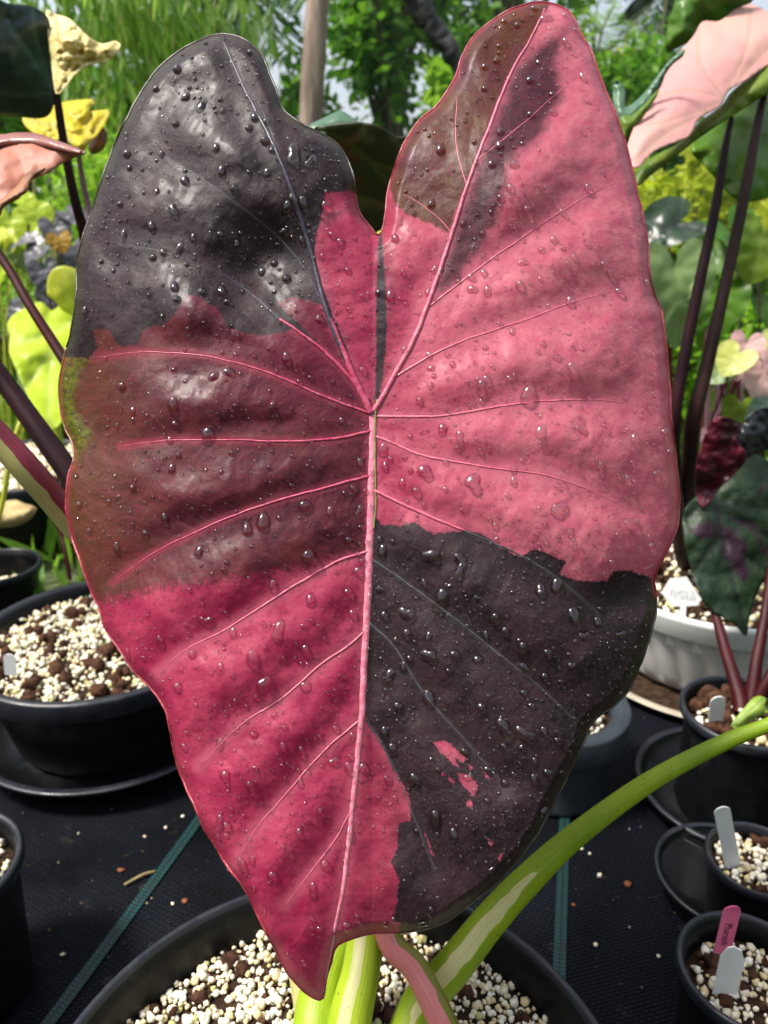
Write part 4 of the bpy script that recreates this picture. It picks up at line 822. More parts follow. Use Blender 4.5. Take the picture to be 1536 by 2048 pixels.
# two dark purple stalks passing behind the big leaf from the left edge
t = thing('elephant_ear_plant', 'pair of dark purple stalks slanting in from the left edge', 'plant', gbase(560, 1560, .64, .11), 'potted elephant ears')
pstem([(-130,345,.72),(0,512,.71),(60,612,.70),(130,722,.69),(280,960,.66),(450,1300,.63),(560,1570,.62)], [17,18,19,22,28,34,40], M_redstem, t)
pstem([(-140,560,.66),(0,752,.65),(70,850,.645),(145,955,.64),(300,1180,.63),(460,1400,.62),(590,1580,.61)], [32,38,42,46,52,58,64], M_purplestem, t)
# lime green elephant ear, left middle
t = thing('elephant_ear_plant', 'glowing lime green heart leaf behind the slanting purple stalks', 'plant', gbase(190, 1010, 1.4, .0), 'potted elephant ears')
traced_leaf('leaf_blade', [(95,560),(105,540),(122,532),(140,534),(165,550),(185,600),(175,640),(130,625),(108,600),(95,590)], 1.36, .02, .02, L_lime2, t, [[(150,660),(125,570)],[(160,660),(150,560)]], .003, .008, seed=31)
traced_leaf('leaf_blade', [(14,652),(24,632),(55,614),(82,604),(104,622),(118,612),(150,606),(190,640),(200,740),(160,800),(120,850),(96,872),(78,845),(55,790),(28,730),(18,700),(20,672)], 1.30, .03, -.08, L_lime, t, [[(105,665),(100,760),(98,860)],[(105,665),(60,680),(22,690)],[(105,665),(70,630),(60,618)],[(105,670),(150,640)],[(104,700),(70,750),(50,780)],[(104,700),(140,750)]], .012, .02, seed=33, vw=6, quilt=.012)
traced_leaf('folded_lobe', [(34,738),(42,752),(58,775),(70,806),(72,832),(60,822),(46,790),(36,760)], 1.27, 0, 0, L_sage, t, (), .006, .006, spacing=9, seed=34)
pstem([(102,668,1.32),(108,760,1.34),(112,850,1.35),(135,950,1.38),(185,1010,1.41)], [10,13,17,24,30], M_ygstem, t)
# thin yellow-green stem and dry leaf
t = thing('weed_stem', 'thin yellow green stem rising at the left edge above the small pot', 'plant', gbase(-20, 1100, 1.05, .0))
pstem([(-20,1100,1.06),(4,1010,1.05),(18,930,1.04),(35,860,1.03),(60,800,1.05)], [9,10,11,9,5], M_ygstem, t, 'stem')
t = thing('dried_leaf', 'curled dried tan leaf lying above the small empty pot', 'leaf', gbase(30, 1040, 1.35, .0))
traced_leaf('leaf_blade', [(-40,1010),(0,1004),(30,1000),(52,1008),(72,1015),(66,1032),(48,1046),(20,1054),(-20,1050)], 1.3, 0, -.06, L_tan, t, (), .03, .02, spacing=8, seed=41, curl=.02)
t = thing('red_shoot', 'slim dark red shoot curving up behind the left gravel pot', 'plant', gbase(140, 1150, 1.10, .0))
pstem([(140,1160,1.1),(132,1110,1.1),(122,1070,1.11),(106,1040,1.11),(96,1030,1.11)], [9,8,7,6,3], M_redstem, t, 'stem')
# sweet potato vines: lime and slate-purple leaves
def leaf_bunch(name, label, cat, spots, base, group=None, stem=None):
    e = thing(name, label, cat, base, group)
    for k, (px, py, zd, spx, mat, rot, face) in enumerate(spots):
        c = P(px, py, zd); a = math.radians(rot); tip = math.sin(a)*RT-math.cos(a)*UP; nr = -FW+face[0]*RT+face[1]*UP
        heart(c, spx/F*zd, tip, nr, mat, e, PR if k % 3 else PH, .3, .3, k)
        if stem is not None:
            b = np.array(base)+np.array([rng.uniform(-.05, .05), rng.uniform(-.03, .03), 0]); c2 = c+FW*.008; m_ = (c2+b)/2+RT*rng.uniform(-.04, .04); tube('leaf_stalk', [c2, m_, b], [.0018, .0024, .003], stem, e, 8, 6, lambda V, at: {'band': np.zeros(len(V))})
    return e
leaf_bunch('sweet_potato_vine', 'lime green sweet potato vine with pale sunlit leaves at left', 'plant', [(22,440,1.85,62,L_lime,10,(.1,.9)),(70,425,1.82,60,L_lime,30,(.2,.8)),(30,478,1.8,58,L_lime2,-30,(0,1.2)),(60,470,1.78,55,L_lime,20,(.2,.7)),(-10,470,1.8,60,L_lime2,-20,(0,1)),(45,505,1.8,52,L_sage,0,(.2,.6)),(10,525,1.82,50,L_lime,-30,(0,.8)),(45,400,1.9,46,L_lime,60,(0,1)),(-20,420,1.9,60,L_lime,0,(0,1))], gbase(30, 860, 1.95), None, M_ygstem)
leaf_bunch('sweet_potato_vine', 'slate purple sweet potato vine with one amber leaf, left middle', 'plant', [(110,455,1.7,62,L_slate,20,(.1,.8)),(140,430,1.72,58,L_slate,60,(.2,1)),(80,500,1.68,66,L_slate,-50,(-.2,.6)),(88,540,1.66,60,L_slate,10,(0,.5)),(150,500,1.7,66,L_slate,20,(.2,.6)),(118,478,1.66,44,L_amber,15,(.1,.4)),(60,480,1.7,46,L_slate,-80,(0,.9)),(150,545,1.72,56,L_slate,0,(.1,.9)),(100,590,1.7,52,L_slate,-10,(.1,.6)),(40,620,1.75,52,L_slate,-30,(0,.7))], gbase(110, 900, 1.85), None, M_redstem)
# ---- right side: tall plant with the large pale pink leaf
t = thing('elephant_ear_plant', 'tall elephant ear with a large pale pink leaf and dark stalks at right', 'plant', gbase(1370, 1150, 1.0, .13), 'potted elephant ears')
traced_leaf('leaf_blade', [(1252,318),(1262,270),(1290,210),(1330,140),(1385,75),(1405,44),(1440,42),(1475,14),(1500,8),(1536,24),(1600,60),(1560,110),(1500,155),(1458,182),(1440,212),(1396,240),(1378,272),(1310,302),(1275,336)], .86, .01, -.06, L_pinkbig, t, [[(1448,195),(1400,130),(1398,60)],[(1448,195),(1490,100),(1500,20)],[(1448,195),(1370,180),(1300,200)],[(1445,200),(1390,225),(1300,250)],[(1448,195),(1520,110),(1580,60)],[(1440,212),(1350,255),(1265,320)]], .015, .005, seed=51, vw=2.6, quilt=.003, spacing=9)
traced_leaf('folded_margin', [(1270,345),(1310,312),(1360,285),(1398,245),(1442,212),(1462,185),(1502,152),(1545,112),(1620,70),(1620,150),(1540,185),(1465,232),(1400,275),(1345,318),(1300,352),(1276,372)], .88, -.01, -.03, L_olive, t, [[(1290,352),(1400,262),(1540,150)]], .02, .012, seed=53)
traced_leaf('leaf_blade', [(1380,296),(1420,262),(1470,225),(1545,180),(1640,150),(1640,330),(1560,385),(1500,404),(1470,398),(1440,368),(1412,335)], .98, .02, -.03, L_fgreen, t, [[(1520,190),(1480,300),(1460,390)],[(1520,200),(1440,290),(1400,310)],[(1520,210),(1560,300),(1540,380)]], .03, .02, seed=55, vw=4)
traced_leaf('leaf_blade', [(1332,104),(1334,60),(1346,18),(1362,-30),(1420,-60),(1500,-50),(1506,0),(1476,16),(1440,46),(1404,50),(1384,80),(1350,98)], .95, .0, .02, L_fgreen, t, [[(1500,-30),(1440,0),(1350,60)],[(1440,0),(1390,40)]], .02, .015, seed=57)
traced_leaf('leaf_blade', [(1226,168),(1240,164),(1250,182),(1252,214),(1285,190),(1316,150),(1338,122),(1358,106),(1370,98),(1366,112),(1346,128),(1330,150),(1322,172),(1300,206),(1276,240),(1258,276),(1240,300),(1230,240)], .80, -.01, 0, L_bluegreen, t, (), .008, .014, spacing=8, seed=59)
traced_leaf('leaf_blade', [(1240,235),(1262,232),(1292,205),(1318,178),(1312,195),(1290,228),(1268,262),(1250,290),(1236,300)], .79, 0, 0, L_olive, t, (), .008, .008, spacing=8, seed=60)
pstem([(1463,236,.89),(1450,300,.89),(1430,420,.895),(1398,570,.90),(1366,730,.91),(1346,860,.93),(1350,980,1.0),(1362,1080,1.09),(1372,1125,1.17)], [10,15,19,22,24,28,32,34,36], M_purplestem, t)
pstem([(1534,165,.90),(1515,250,.90),(1483,420,.905),(1448,580,.91),(1414,730,.92),(1385,850,.94),(1378,980,1.01),(1384,1080,1.10),(1394,1128,1.17)], [12,18,22,24,27,32,34,36,38], M_darkstem2, t)
# dark green-purple plant behind the bowl
t = thing('elephant_ear_plant', 'dark green and purple dripping leaf hanging before the white bowl', 'plant', gbase(1490, 1420, .84, .13), 'potted elephant ears')
traced_leaf('leaf_blade', [(1366,1030),(1384,1000),(1410,985),(1436,960),(1458,930),(1490,905),(1525,915),(1560,950),(1570,1060),(1545,1130),(1518,1180),(1500,1230),(1492,1272),(1470,1250),(1440,1232),(1412,1212),(1396,1180),(1380,1130),(1368,1080)], .93, .01, -.01, L_dkpurple, t, [[(1430,985),(1445,1080),(1492,1265)],[(1432,1000),(1480,1010),(1560,1020)],[(1434,1020),(1490,1045),(1550,1080)],[(1440,1060),(1480,1100),(1530,1140)],[(1432,1000),(1400,1010),(1375,1040)],[(1440,1070),(1410,1110),(1388,1140)]], .008, .012, seed=61, vw=4, quilt=.007)
traced_leaf('leaf_blade', [(1398,1010),(1390,955),(1400,900),(1412,862),(1428,838),(1450,834),(1482,848),(1472,880),(1494,912),(1468,950),(1440,975),(1415,1010)], .90, .0, .03, L_crimson, t, [[(1410,990),(1440,850)],[(1430,900),(1460,880)]], .004, .022, spacing=7, seed=63)
traced_leaf('leaf_blade', [(1474,880),(1484,850),(1504,825),(1530,815),(1580,820),(1600,880),(1570,920),(1540,900),(1515,905),(1490,915)], .92, 0, .02, L_black, t, (), .008, .02, spacing=9, seed=65)
pstem([(1432,985,.945),(1404,1060,.95),(1420,1180,.93),(1448,1290,.89),(1478,1390,.85),(1484,1425,.84)], [8,11,15,22,28,32], M_redstem, t)
pstem([(1560,1000,.92),(1545,1120,.90),(1530,1230,.88),(1512,1330,.86),(1500,1425,.845)], [12,16,20,24,30], M_redstem, t)
pstem([(1640,1200,.84),(1580,1290,.84),(1530,1370,.84),(1506,1425,.84)], [14,18,22,26], M_redstem, t)
traced_leaf('leaf_blade', [(1462,1452),(1475,1432),(1492,1412),(1506,1396),(1522,1392),(1534,1400),(1530,1412),(1537,1424),(1520,1432),(1505,1440),(1480,1456)], .77, 0, -.02, leafmat('leaf_mottled_green', (.22, .34, .03), (.32, .44, .08), .3, 60, .5, (.07, .16, .02), .3), t, [[(1465,1452),(1495,1425),(1525,1398)]], .006, .008, spacing=7, seed=67, vw=2.5)
# leaves between the tall stalks and the lime weeds
leaf_bunch('elephant_ear_plant', 'sage green heart leaf standing between the tall dark stalks at right', 'plant', [(1352,540,1.35,150,L_sage,8,(.1,.25)),(1330,560,1.38,120,L_sage,-20,(-.4,.2))], gbase(1365, 900, 1.45), 'background elephant ears', M_redstem)
leaf_bunch('elephant_ear_plant', 'nearly black drooping leaf right of the pink leaf edge', 'plant', [(1350,448,1.5,120,L_dkgreen,-70,(0,.5)),(1300,476,1.5,60,L_dkgreen,-50,(0,.7))], gbase(1340, 900, 1.6), 'background elephant ears', M_redstem)
leaf_bunch('elephant_ear_plant', 'mid green broad leaves behind the right dark stalk', 'plant', [(1470,470,1.5,130,L_fgreen,40,(.1,.6)),(1430,490,1.5,110,L_fgreen,-30,(0,.7)),(1520,480,1.45,130,L_olive,-10,(.2,.4)),(1440,590,1.5,110,L_fgreen,-15,(.1,.4)),(1500,540,1.55,100,L_olive,20,(.2,.6)),(1410,640,1.55,80,L_fgreen,30,(0,.6)),(1540,600,1.55,120,L_fgreen,30,(0,.6))], gbase(1460, 900, 1.65), 'background elephant ears', M_mauvestem)
leaf_bunch('caladium_plant', 'pink and cream caladium at the right edge', 'plant', [(1492,690,1.22,70,L_cpink,-10,(0,.5)),(1524,745,1.2,82,L_cpink,-10,(.1,.2)),(1474,712,1.18,72,L_cyel,-40,(0,.8)),(1528,688,1.24,64,L_cyel,30,(0,.6)),(1440,735,1.22,70,L_sage,-60,(-.2,.3)),(1500,735,1.25,60,L_cyel,60,(0,1)),(1545,800,1.2,60,L_bluegreen,-60,(0,.6)),(1478,815,1.25,70,L_olive,-10,(0,.5)),(1560,720,1.2,90,L_cpink,20,(0,.4))], gbase(1500, 900, 1.3, 0), None, M_redstem)
t = thing('taro_clump', 'clump of wine red leaf stalks behind the right dark stalks', 'plant', gbase(1430, 880, 1.45))
for k in range(11):
    x = 1395+k*9; pstem([(x+rng.uniform(-6, 6), 890, 1.45), (x+rng.uniform(-12, 14), 790, 1.46), (x+rng.uniform(-20, 34), 680+rng.uniform(-30, 30), 1.48)], [11, 9, 6], (M_redstem, M_mauvestem)[k % 2], t)
# ---- pebbles and litter on the weed mat
pr = np.random.default_rng(77)
peb = [(332,1661,11,'near the left teal stripe'),(366,1639,9,'beside the red leaf edge'),(290,1679,8,'left of the teal stripe'),(127,1918,10,'near the lower left corner'),(346,1815,8,'beside the foreground pot rim'),(1179,1716,10,'below the long green stalk'),(1199,1761,14,'right of the teal stripe, egg-shaped'),(1125,1733,9,'on the right teal stripe'),(1131,1690,8,'touching the green stalk'),(1163,1706,9,'beside the green stalk, yellowish'),(1315,1920,10,'alone near the lower right pot'),(1191,1898,10,'near the foreground pot'),(1375,1835,9,'between two right pots'),(1204,1505,10,'in the shade below the blue grey pot'),(1191,1545,8,'right of the dark leaf edge'),(1175,1581,9,'above the green stalk'),(1150,1565,8,'on the shaded stripe'),(1134,1586,7,'half hidden by the dark leaf'),(1158,1604,7,'just above the green stalk')]
for x, y, s, w in peb:
    g = G(x, y); V, T = ROCKS[pr.integers(6)]; sz = s*.5/F*.85; z = matz(g[0], g[1]); o = obj('pumice_pebble', V*sz*np.array([1, 1, .8])*pr.uniform(.85, 1.15, 3), T, M_gravel, None, True, {'rnd': np.full(len(V), pr.random()*.75)})
    o.location = (g[0], g[1], float(z)+sz*.65); o.rotation_euler = (0, 0, pr.uniform(0, 6)); settag(o, f'single pale pumice pebble on the weed mat {w}', 'pebble', 'pebbles on the weed mat')
M_chip = plain('reddish_chip', (.16, .045, .014), (.26, .09, .03), 80, .8, .6)
for x, y, s, w in [(243,1746,22,'left of the teal stripe'),(370,1808,18,'beside the foreground pot'),(1254,1776,24,'right of the long green stalk'),(1147,1817,11,'next to the right teal stripe'),(1355,1825,14,'between the water saucer and corner pot')]:
    g = G(x, y); V, T = LUMPS[pr.integers(4)]; sz = s*.5/F*.75; o = obj('bark_chip', V*sz*np.array([1, .7, .35]), T, M_chip); o.location = (g[0], g[1], float(matz(g[0], g[1]))+sz*.3); o.rotation_euler = (0, 0, pr.uniform(0, 6)); settag(o, f'small rusty bark chip on the weed mat {w}', 'bark chip', 'bark chips on the weed mat')
a, b_ = G(250, 1778), G(312, 1750); a[2] = matz(a[0], a[1])+.003; b_[2] = matz(b_[0], b_[1])+.003; m_ = (a+b_)/2+np.array([.002, .003, .001])
settag(tube('dry_twig', [a, m_, b_], [.0012, .0016, .001], plain('dry_straw', (.20, .15, .06), (.28, .22, .09), 90, .8), None, 8, 5), 'short dry straw twig beside the left teal stripe', 'twig')
# tiny litter crumbs
cp = pr.uniform([-.6, .3], [.6, 1.0], (420, 2)); s = .0009*np.clip(pr.lognormal(0, .5, 420), .4, 2.6)
V, T, A = scatter_rocks(np.column_stack([cp, matz(cp[:, 0], cp[:, 1])+.001]), s, ROCKS, 91)
settag(obj('litter_crumbs', V, T, plain('crumbs', (.12, .08, .04), (.4, .35, .25), 60, .9)), 'tiny crumbs of soil and pumice strewn over the weed mat', 'litter', kind='stuff')
# ------------------------------------------------------------------ background vegetation, post, net
LEAFV = np.array([(0, 0, 0), (.5, .34, .10), (.42, .72, .10), (0, 1, -.06), (-.42, .72, .10), (-.5, .34, .10), (0, .5, 0)])
LEAFT = np.array([(0, 1, 6), (1, 2, 6), (2, 3, 6), (3, 4, 6), (4, 5, 6), (5, 0, 6)])
def leaf_cloud(pos, length, width, dirs, nrms, seed=0):
    """many leaf blades: pos, pointing direction and face of each"""
    d = dirs/np.linalg.norm(dirs, axis=1)[:, None]; n = nrms-d*(nrms*d).sum(1)[:, None]; n /= np.linalg.norm(n, axis=1)[:, None]+1e-9; s = np.cross(d, n)
    L = LEAFV; V = pos[:, None]+s[:, None]*(L[:, 0]*1.0)[None, :, None]*width[:, None, None]+d[:, None]*L[:, 1][None, :, None]*length[:, None, None]+n[:, None]*L[:, 2][None, :, None]*width[:, None, None]
    k = len(L); T = (LEAFT[None]+(np.arange(len(pos))*k)[:, None, None]).reshape(-1, 3)
    return V.reshape(-1, 3), T, np.repeat(np.random.default_rng(seed).random(len(pos)), k)
def cmat(name, c1, c2, tr=.4): return leafmat(name, c1, c2, tr, 8, .45, None, 0, True)
C_mid = cmat('foliage_mid', (.06, .20, .012), (.18, .40, .025), .55); C_bright = cmat('foliage_bright', (.16, .38, .018), (.32, .52, .04), .55); C_dark = cmat('foliage_dark', (.012, .04, .010), (.035, .085, .018), .3)
C_yel = cmat('foliage_yellow_green', (.34, .46, .02), (.58, .62, .05), .55); C_bam = cmat('foliage_bamboo', (.10, .28, .02), (.34, .50, .08), .55); C_deep = cmat('foliage_deep', (.03, .12, .014), (.10, .25, .025), .5); C_grass = cmat('foliage_grass', (.10, .28, .015), (.24, .44, .04), .5)
M_trunk = plain('bark_brown', (.07, .045, .03), (.13, .09, .06), 20, .9, .8, .01)
M_gtrunk = plain('stem_green_brown', (.06, .07, .02), (.10, .09, .03), 30, .8, .5)
def bush(name, label, c, rad, n, ls, mat, seed, clumps=14, wl=.45, droop=.0, group='shrubs behind the pots', trunk=.02, ground=True, shell=.45):
    """a shrub or tree: tapered stem, limbs to every clump, leaves in uneven clumps"""
    r = np.random.default_rng(seed); c = np.array(c, float); rad = np.array(rad, float)
    e = thing(name, label, 'tree' if 'tree' in name else 'plant', (c[0], c[1], 0), group)
    k = r.normal(size=(clumps, 3)); k /= np.linalg.norm(k, axis=1)[:, None]; k *= r.uniform(shell, 1.0, (clumps, 1)); K = c+k*rad; cr = r.uniform(.22, .42, clumps)
    w = r.integers(clumps, size=n); off = r.normal(size=(n, 3))*.6; pos = K[w]+off*cr[w][:, None]*rad
    pos = pos[pos[:, 2] > .02]; n = len(pos)
    d = r.normal(size=(n, 3)); d[:, 2] -= droop; out = (pos-c)/rad; d += out*.7; nr = r.normal(size=(n, 3))*.6+np.array([0, 0, 1.0])
    L = ls*r.uniform(.6, 1.3, n); V, T, A = leaf_cloud(pos, L, L*wl*r.uniform(.8, 1.2, n), d, nr, seed)
    obj('crown', V, T, mat, e, True, {'rnd': A})
    top = c+np.array([0, 0, rad[2]*.2]); stm = [np.array([c[0], c[1], -.02]), np.array([c[0]+rad[0]*.06, c[1], top[2]*.5]), top]
    V, Fs, at = tube_arrays(catmull(np.array(stm), n=6), np.linspace(trunk, trunk*.45, 13), 9); Vs = [V]; Q = [Fs[0]]; Tt = [Fs[1]]; n0 = len(V)
    for q in range(clumps):
        st = stm[1]*.4+top*.6 if q % 2 else stm[1]; V, Fs, at = tube_arrays(catmull(np.array([st, (st+K[q])/2+np.array([0, 0, -.05*rad[2]]), K[q]]), n=4), np.linspace(trunk*.4, trunk*.12, 9), 6); Vs.append(V); Q.append(Fs[0]+n0); Tt.append(Fs[1]+n0); n0 += len(V)
    obj('trunk', np.concatenate(Vs), [np.concatenate(Q), np.concatenate(Tt)], M_trunk, e)
    return e
def px_bush(name, label, x0, y0, x1, y1, zd, n, lspx, mat, seed, depth=.35, **kw):
    c = P((x0+x1)/2, (y0+y1)/2, zd); return bush(name, label, c, ((x1-x0)/2/F*zd, depth, (y1-y0)/2/F*zd), n, lspx/F*zd, mat, seed, **kw)
px_bush('broadleaf_tree', 'leafy mid green tree behind the shade net in the notch', 660, -330, 900, 260, 3.3, 3600, 34, C_mid, 101, .5, clumps=26, trunk=.05)
px_bush('leafy_shrub', 'bright green broad-leaved shrub left of the black rolled net', 835, 120, 960, 300, 2.7, 420, 46, C_bright, 103, .2, clumps=8)
px_bush('leafy_shrub', 'green bush low behind the wooden post', 520, 130, 720, 520, 3.0, 1500, 30, C_mid, 105, .4, clumps=18)
px_bush('leafy_shrub', 'bright fine-leaved shrub under the yellow leaf at left', 90, 270, 330, 520, 2.35, 2600, 17, C_bright, 107, .3, clumps=22)
px_bush('leafy_shrub', 'dark green bush left behind the charcoal lobe', 190, 60, 420, 420, 3.3, 2400, 26, C_deep, 109, .4, clumps=22)
px_bush('leafy_shrub', 'mid green shrub high at the left picture edge', -140, -160, 130, 330, 3.1, 2400, 26, C_mid, 111, .4, clumps=20)
px_bush('leafy_shrub', 'fresh green weeds low at the left edge behind the purple stalks', -120, 520, 150, 900, 2.2, 2600, 20, C_grass, 113, .35, clumps=22)
px_bush('leafy_shrub', 'yellow green sunlit shrub right of the pink leaf edge', 1240, 330, 1480, 560, 2.5, 1700, 40, C_yel, 115, .35, clumps=18)
px_bush('leafy_shrub', 'bright lime shrub below the large green leaf at right', 1420, 380, 1680, 640, 2.4, 1500, 38, C_yel, 117, .35, clumps=18)
px_bush('leafy_shrub', 'fresh green shrub between the tall stalks at right', 1250, 560, 1520, 820, 2.1, 1700, 32, C_bright, 119, .3, clumps=18)
px_bush('leafy_shrub', 'green bush at the right edge above the caladium', 1440, 560, 1720, 800, 2.0, 1300, 30, C_mid, 121, .3, clumps=16)
px_bush('leafy_shrub', 'feathery green bush in the gap beside the pink lobe top', 1140, 110, 1350, 330, 3.4, 2400, 20, C_mid, 123, .35, clumps=20)
px_bush('leafy_shrub', 'yellow flowering shrub in the gap right of the pink lobe', 1210, 70, 1300, 170, 3.6, 420, 18, C_yel, 125, .2, clumps=8)
px_bush('leafy_shrub', 'dark shrub filling the gap under the right hand leaves', 1220, 240, 1420, 460, 3.1, 1400, 26, C_deep, 127, .3, clumps=16)
px_bush('leafy_shrub', 'deep green hedge bush behind the middle of the big leaf', 650, 300, 1250, 620, 3.6, 2600, 30, C_deep, 129, .4, clumps=30)
px_bush('leafy_shrub', 'deep green hedge bush behind the left half of the big leaf', 250, 330, 720, 640, 3.5, 2200, 30, C_deep, 131, .4, clumps=26)
px_bush('broadleaf_tree', 'tall mid green tree high behind the right lobe of the big leaf', 860, -420, 1160, 240, 4.2, 3000, 30, C_mid, 133, .6, clumps=26, trunk=.06)
# weeping bamboo, upper left: strings of hanging blades
t = thing('weeping_bamboo', 'weeping bamboo with hanging pale blades at upper left', 'plant', (P(260, 0, 2.8)[0], P(260, 0, 2.8)[1], 0), 'shrubs behind the pots')
r = np.random.default_rng(201); pos = []; dr = []; culms = []
for k in range(16):
    x0 = 60+k*24+r.uniform(-10, 10); zd = 2.6+r.uniform(-.15, .35); a = P(x0+r.uniform(-80, 60), 700, zd+.2); b = P(x0, 120+r.uniform(-60, 40), zd+.1); c = P(x0+r.uniform(-20, 40), -180+r.uniform(-60, 60), zd); d = P(x0+r.uniform(40, 130), -60+r.uniform(-40, 80), zd-.1)
    a[2] = 0; cu = catmull(np.array([a, b, c, d]), n=12); culms.append(cu)
    for q in range(150):
        i = r.integers(12, len(cu)); pos.append(cu[i]+r.normal(size=3)*np.array([.07, .08, .12])-np.array([0, 0, r.uniform(0, .30)])); dr.append((r.normal()*.35+.15, r.normal()*.3, -1))
pos = np.array(pos); dr = np.array(dr); L = r.uniform(.05, .13, len(pos)); V, T, A = leaf_cloud(pos, L, L*.13, dr, r.normal(size=(len(pos), 3)), 7); obj('blades', V, T, C_bam, t, True, {'rnd': A})
for cu in culms:
    V, Fs, at = tube_arrays(cu, np.linspace(.007, .002, len(cu)), 8); obj('culm', V, Fs, plain('bamboo_culm', (.16, .17, .05), (.24, .22, .08), 12, .5) if cu is culms[0] else bpy.data.materials['bamboo_culm'], t)
# palm fronds
def frond(e, pts, n, L0, w, mat, seed):
    r = np.random.default_rng(seed); c = catmull(np.array(pts), n=14); V, Fs, at = tube_arrays(c, np.linspace(.008, .002, len(c)), 7); fr = obj('frond', V, Fs, M_gtrunk, e)
    i = np.linspace(4, len(c)-2, n).astype(int); tg = np.gradient(c, axis=0); tg /= np.linalg.norm(tg, axis=1)[:, None]; pos = []; d = []; L = []
    for s in (-1, 1):
        for q in i:
            sdv = np.cross(tg[q], [0, -.3, 1.0]); sdv /= np.linalg.norm(sdv); pos.append(c[q]); d.append(tg[q]*.55+s*sdv*.9+np.array([0, 0, -.45])+r.normal(size=3)*.1); L.append(L0*math.sin(math.pi*min(.97, .18+.8*q/len(c)))**.6*r.uniform(.85, 1.1))
    pos = np.array(pos); d = np.array(d); L = np.array(L); V, T, A = leaf_cloud(pos, L, np.full(len(L), w), d, np.tile([0, -.4, 1.0], (len(L), 1))+r.normal(size=(len(L), 3))*.2, seed); obj('leaflets', V, T, mat, fr, True, {'rnd': A})
def palm(label, basepx, zd, crown, fronds, mat, L0, w, seed):
    b = P(*basepx, zd); e = thing('palm_tree', label, 'palm', (b[0], b[1], 0), 'palms beyond the net'); cr = P(*crown, zd)
    tube('trunk', [(b[0], b[1], 0), ((b[0]+cr[0])/2, (b[1]+cr[1])/2, cr[2]/2), cr], [.05, .04, .035], M_trunk, e, 12, 6)
    for k, (mx, my, ex, ey, dz) in enumerate(fronds): frond(e, [cr, P(mx, my, zd+dz*.5), P(ex, ey, zd+dz)], 26, L0, w, mat, seed+k)
palm('palm with dark drooping fronds against the sky above the charcoal lobe', (470, 500), 2.9, (430, -160), [(500,-60,580,110,-.2),(470,-40,520,60,-.1),(540,-110,620,0,-.3),(420,-30,455,70,.1),(350,-60,330,60,-.1),(480,-130,560,-70,.2)], C_deep, .22, .022, 301)
palm('feathery palm in the sky gap right of the pink lobe', (1200, 420), 3.6, (1190, 130), [(1205,60,1230,10,-.1),(1180,60,1160,20,0),(1230,90,1275,60,.1),(1150,90,1120,70,.1),(1220,100,1250,140,-.2),(1190,40,1205,-20,.2),(1160,120,1140,170,-.2)], C_bright, .17, .014, 321)
palm('tall dark palm left of the large green leaf, upper right', (1330, 420), 3.9, (1345, -60), [(1310,0,1275,60,-.1),(1330,20,1320,110,-.2),(1370,0,1400,80,.1),(1300,-60,1240,-20,0),(1350,-10,1345,60,.1),(1290,-20,1255,25,.2)], C_dark, .2, .018, 341)
palm('palm with young pale fronds high behind the notch', (760, 420), 3.6, (800, -160), [(780,-40,770,40,-.1),(840,-60,880,20,0),(740,-60,690,20,.1),(800,-50,815,60,-.2),(720,-130,650,-60,.2)], C_mid, .2, .02, 361)
# far trees, one mass
r = np.random.default_rng(401); n = 26000; az = r.uniform(-1.2, 1.2, n); dist = r.uniform(6.5, 10, n); hh = 1.15+1.5*np.clip(fbm(az*5, az*0+3, 4, 4)+.25, 0, 1)+.35*fbm(az*30, az*0, 8, 2); hh = hh*(1-.7*np.exp(-((az+.155)/.07)**2)-.45*np.exp(-((az-.29)/.07)**2)); z = r.random(n)**.8*hh*(dist/7.5)
pos = np.column_stack([np.sin(az)*dist, np.cos(az)*dist, z]); L = r.uniform(.08, .2, n); V, T, A = leaf_cloud(pos, L, L*.6, r.normal(size=(n, 3)), r.normal(size=(n, 3))+np.array([0, -.5, .8]), 4)
n2 = 16000; az2 = r.uniform(1.2, 2*math.pi-1.2, n2); d2 = r.uniform(5.0, 9.0, n2); pos = np.concatenate([pos, np.column_stack([np.sin(az2)*d2, np.cos(az2)*d2, r.random(n2)**.8*(2.6+1.6*fbm(az2*6, az2*0+9, 4, 3))*(d2/7)])]); L = np.concatenate([L, r.uniform(.16, .34, n2)]); n += n2  # unseen trees beside and behind the camera, added to darken low sky reflections
V, T, A = leaf_cloud(pos, L, L*.6, r.normal(size=(n, 3)), r.normal(size=(n, 3))+np.array([0, -.5, .8]), 4)
settag(obj('far_trees', V, T, C_mid, attrs={'rnd': A}), 'far green wood closing the view behind the garden', 'trees', kind='stuff')
# grass and weeds behind the weed mat
r = np.random.default_rng(411); n = 9000; pos = np.column_stack([r.uniform(-2.6, 2.6, n), 1.02+2.6*r.random(n)**1.3, np.full(n, -.01)]); pos = pos[~((pos[:, 1] < 1.28) & (pos[:, 0] > -.45))]; n = len(pos)
L = r.uniform(.04, .16, n)*(.6+.5*(pos[:, 1] > 1.4)); d = r.normal(size=(n, 3))*.45+np.array([0, 0, 1.0]); V, T, A = leaf_cloud(pos, L, L*.10+.003, d, r.normal(size=(n, 3)), 5)
settag(obj('grass', V, T, C_grass, attrs={'rnd': A}), 'fresh green grass and weeds behind the pots', 'grass', kind='stuff')
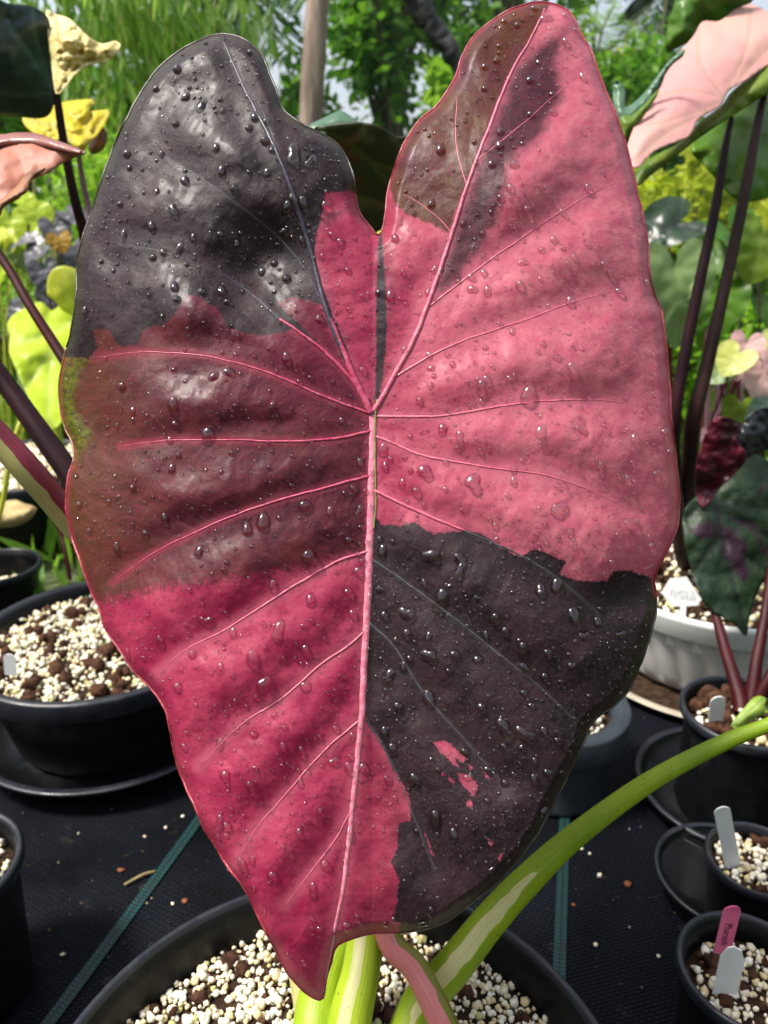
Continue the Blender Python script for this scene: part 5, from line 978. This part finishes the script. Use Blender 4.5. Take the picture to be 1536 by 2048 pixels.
# wooden post
t = thing('wooden_post', 'weathered brown wooden post behind the notch of the big leaf', 'post', (P(612, 240, 1.95)[0], P(612, 240, 1.95)[1], 0))
top = P(644, -120, 1.9); bot = np.array([P(590, 240, 1.95)[0]-.06, P(612, 240, 1.95)[1], -.05]); m_ = bot+(top-bot)*np.array([.5, .5, .5])
V, Fs, at = tube_arrays(catmull(np.array([bot, m_, top]), n=20), .029, 18); V = V+np.column_stack([fbm(V[:, 2]*9, V[:, 0]*60, 3), fbm(V[:, 2]*9, V[:, 0]*60, 5), 0*V[:, 0]])*.010
def post_mat():
    m, n, l, b = newmat('weathered_wood'); t_ = NT(m); o = t_.obj(); mp = n.new('ShaderNodeMapping'); l.new(o, mp.inputs[0]); mp.inputs['Scale'].default_value = (60, 60, 5)
    k = t_.noise(mp.outputs[0], 1.0, 6, .6); l.new(t_.mix(t_.smooth(k, .35, .65), (.22, .15, .115), (.44, .34, .27)), b.inputs['Base Color']); b.inputs['Roughness'].default_value = .85; l.new(t_.bump(k, .8, .006), b.inputs['Normal']); return m
obj('timber', V, Fs, post_mat(), t)
# rolled black net hanging as a slanting rope
t = thing('rolled_net', 'black rolled netting slanting down behind the right lobe', 'netting', (P(1010, 400, 1.95)[0], P(1010, 400, 1.95)[1], 0))
c = catmull(PT([(770,-90,1.85),(845,20,1.88),(890,90,1.9),(940,170,1.92),(1010,300,1.95),(1080,480,2.0),(1120,900,2.05)]), n=14); V, Fs, at = tube_arrays(c, np.interp(np.linspace(0, 1, len(c)), [0, .3, 1], [.032, .024, .016]), 22)
V = V+np.column_stack([fbm(V[:, 0]*30, V[:, 2]*30, k, 3) for k in (1, 2, 3)])*.028
obj('roll', V, Fs, plain('black_netting', (.008, .009, .010), (.02, .022, .024), 60, .7, .8, .004), t)
# shade net
def net_mat():
    m, n, l, b = newmat('shade_net'); t_ = NT(m); uv = t_.attr('uvn', 'Vector'); sp = n.new('ShaderNodeSeparateXYZ'); l.new(uv, sp.inputs[0])
    def lines(s, per, w): f = t_.math('FRACT', t_.math('MULTIPLY', s, 1/per)); return t_.math('LESS_THAN', f, w)
    g = t_.math('MAXIMUM', lines(sp.outputs[0], .0040, .07), lines(sp.outputs[1], .0040, .07))
    b.inputs['Base Color'].default_value = (.03, .035, .035, 1); b.inputs['Roughness'].default_value = .5
    tr = n.new('ShaderNodeBsdfTransparent'); mx = n.new('ShaderNodeMixShader'); l.new(g, mx.inputs[0]); l.new(tr.outputs[0], mx.inputs[1]); l.new(b.outputs[0], mx.inputs[2]); l.new(mx.outputs[0], n['Material Output'].inputs[0]); return m
nx, nz = 140, 40; u = np.linspace(-.42, 1.6, nx); w = np.linspace(0, 2.2, nz); U, W = np.meshgrid(u, w)
Yn = 2.25+.05*np.sin(U*9+W*1.2)+.03*fbm(U*14, W*2, 6, 3)+.05*(W-1)
ii = np.arange(nx*nz).reshape(nz, nx); Q = np.stack([ii[:-1, :-1].ravel(), ii[:-1, 1:].ravel(), ii[1:, 1:].ravel(), ii[1:, :-1].ravel()], 1)
settag(obj('shade_net', np.stack([U.ravel(), Yn.ravel(), W.ravel()], 1), Q, net_mat(), None, True, {'uvn': np.stack([U.ravel(), W.ravel(), 0*U.ravel()], 1)}), 'fine see-through shade net wall hung beyond the pots', 'net')
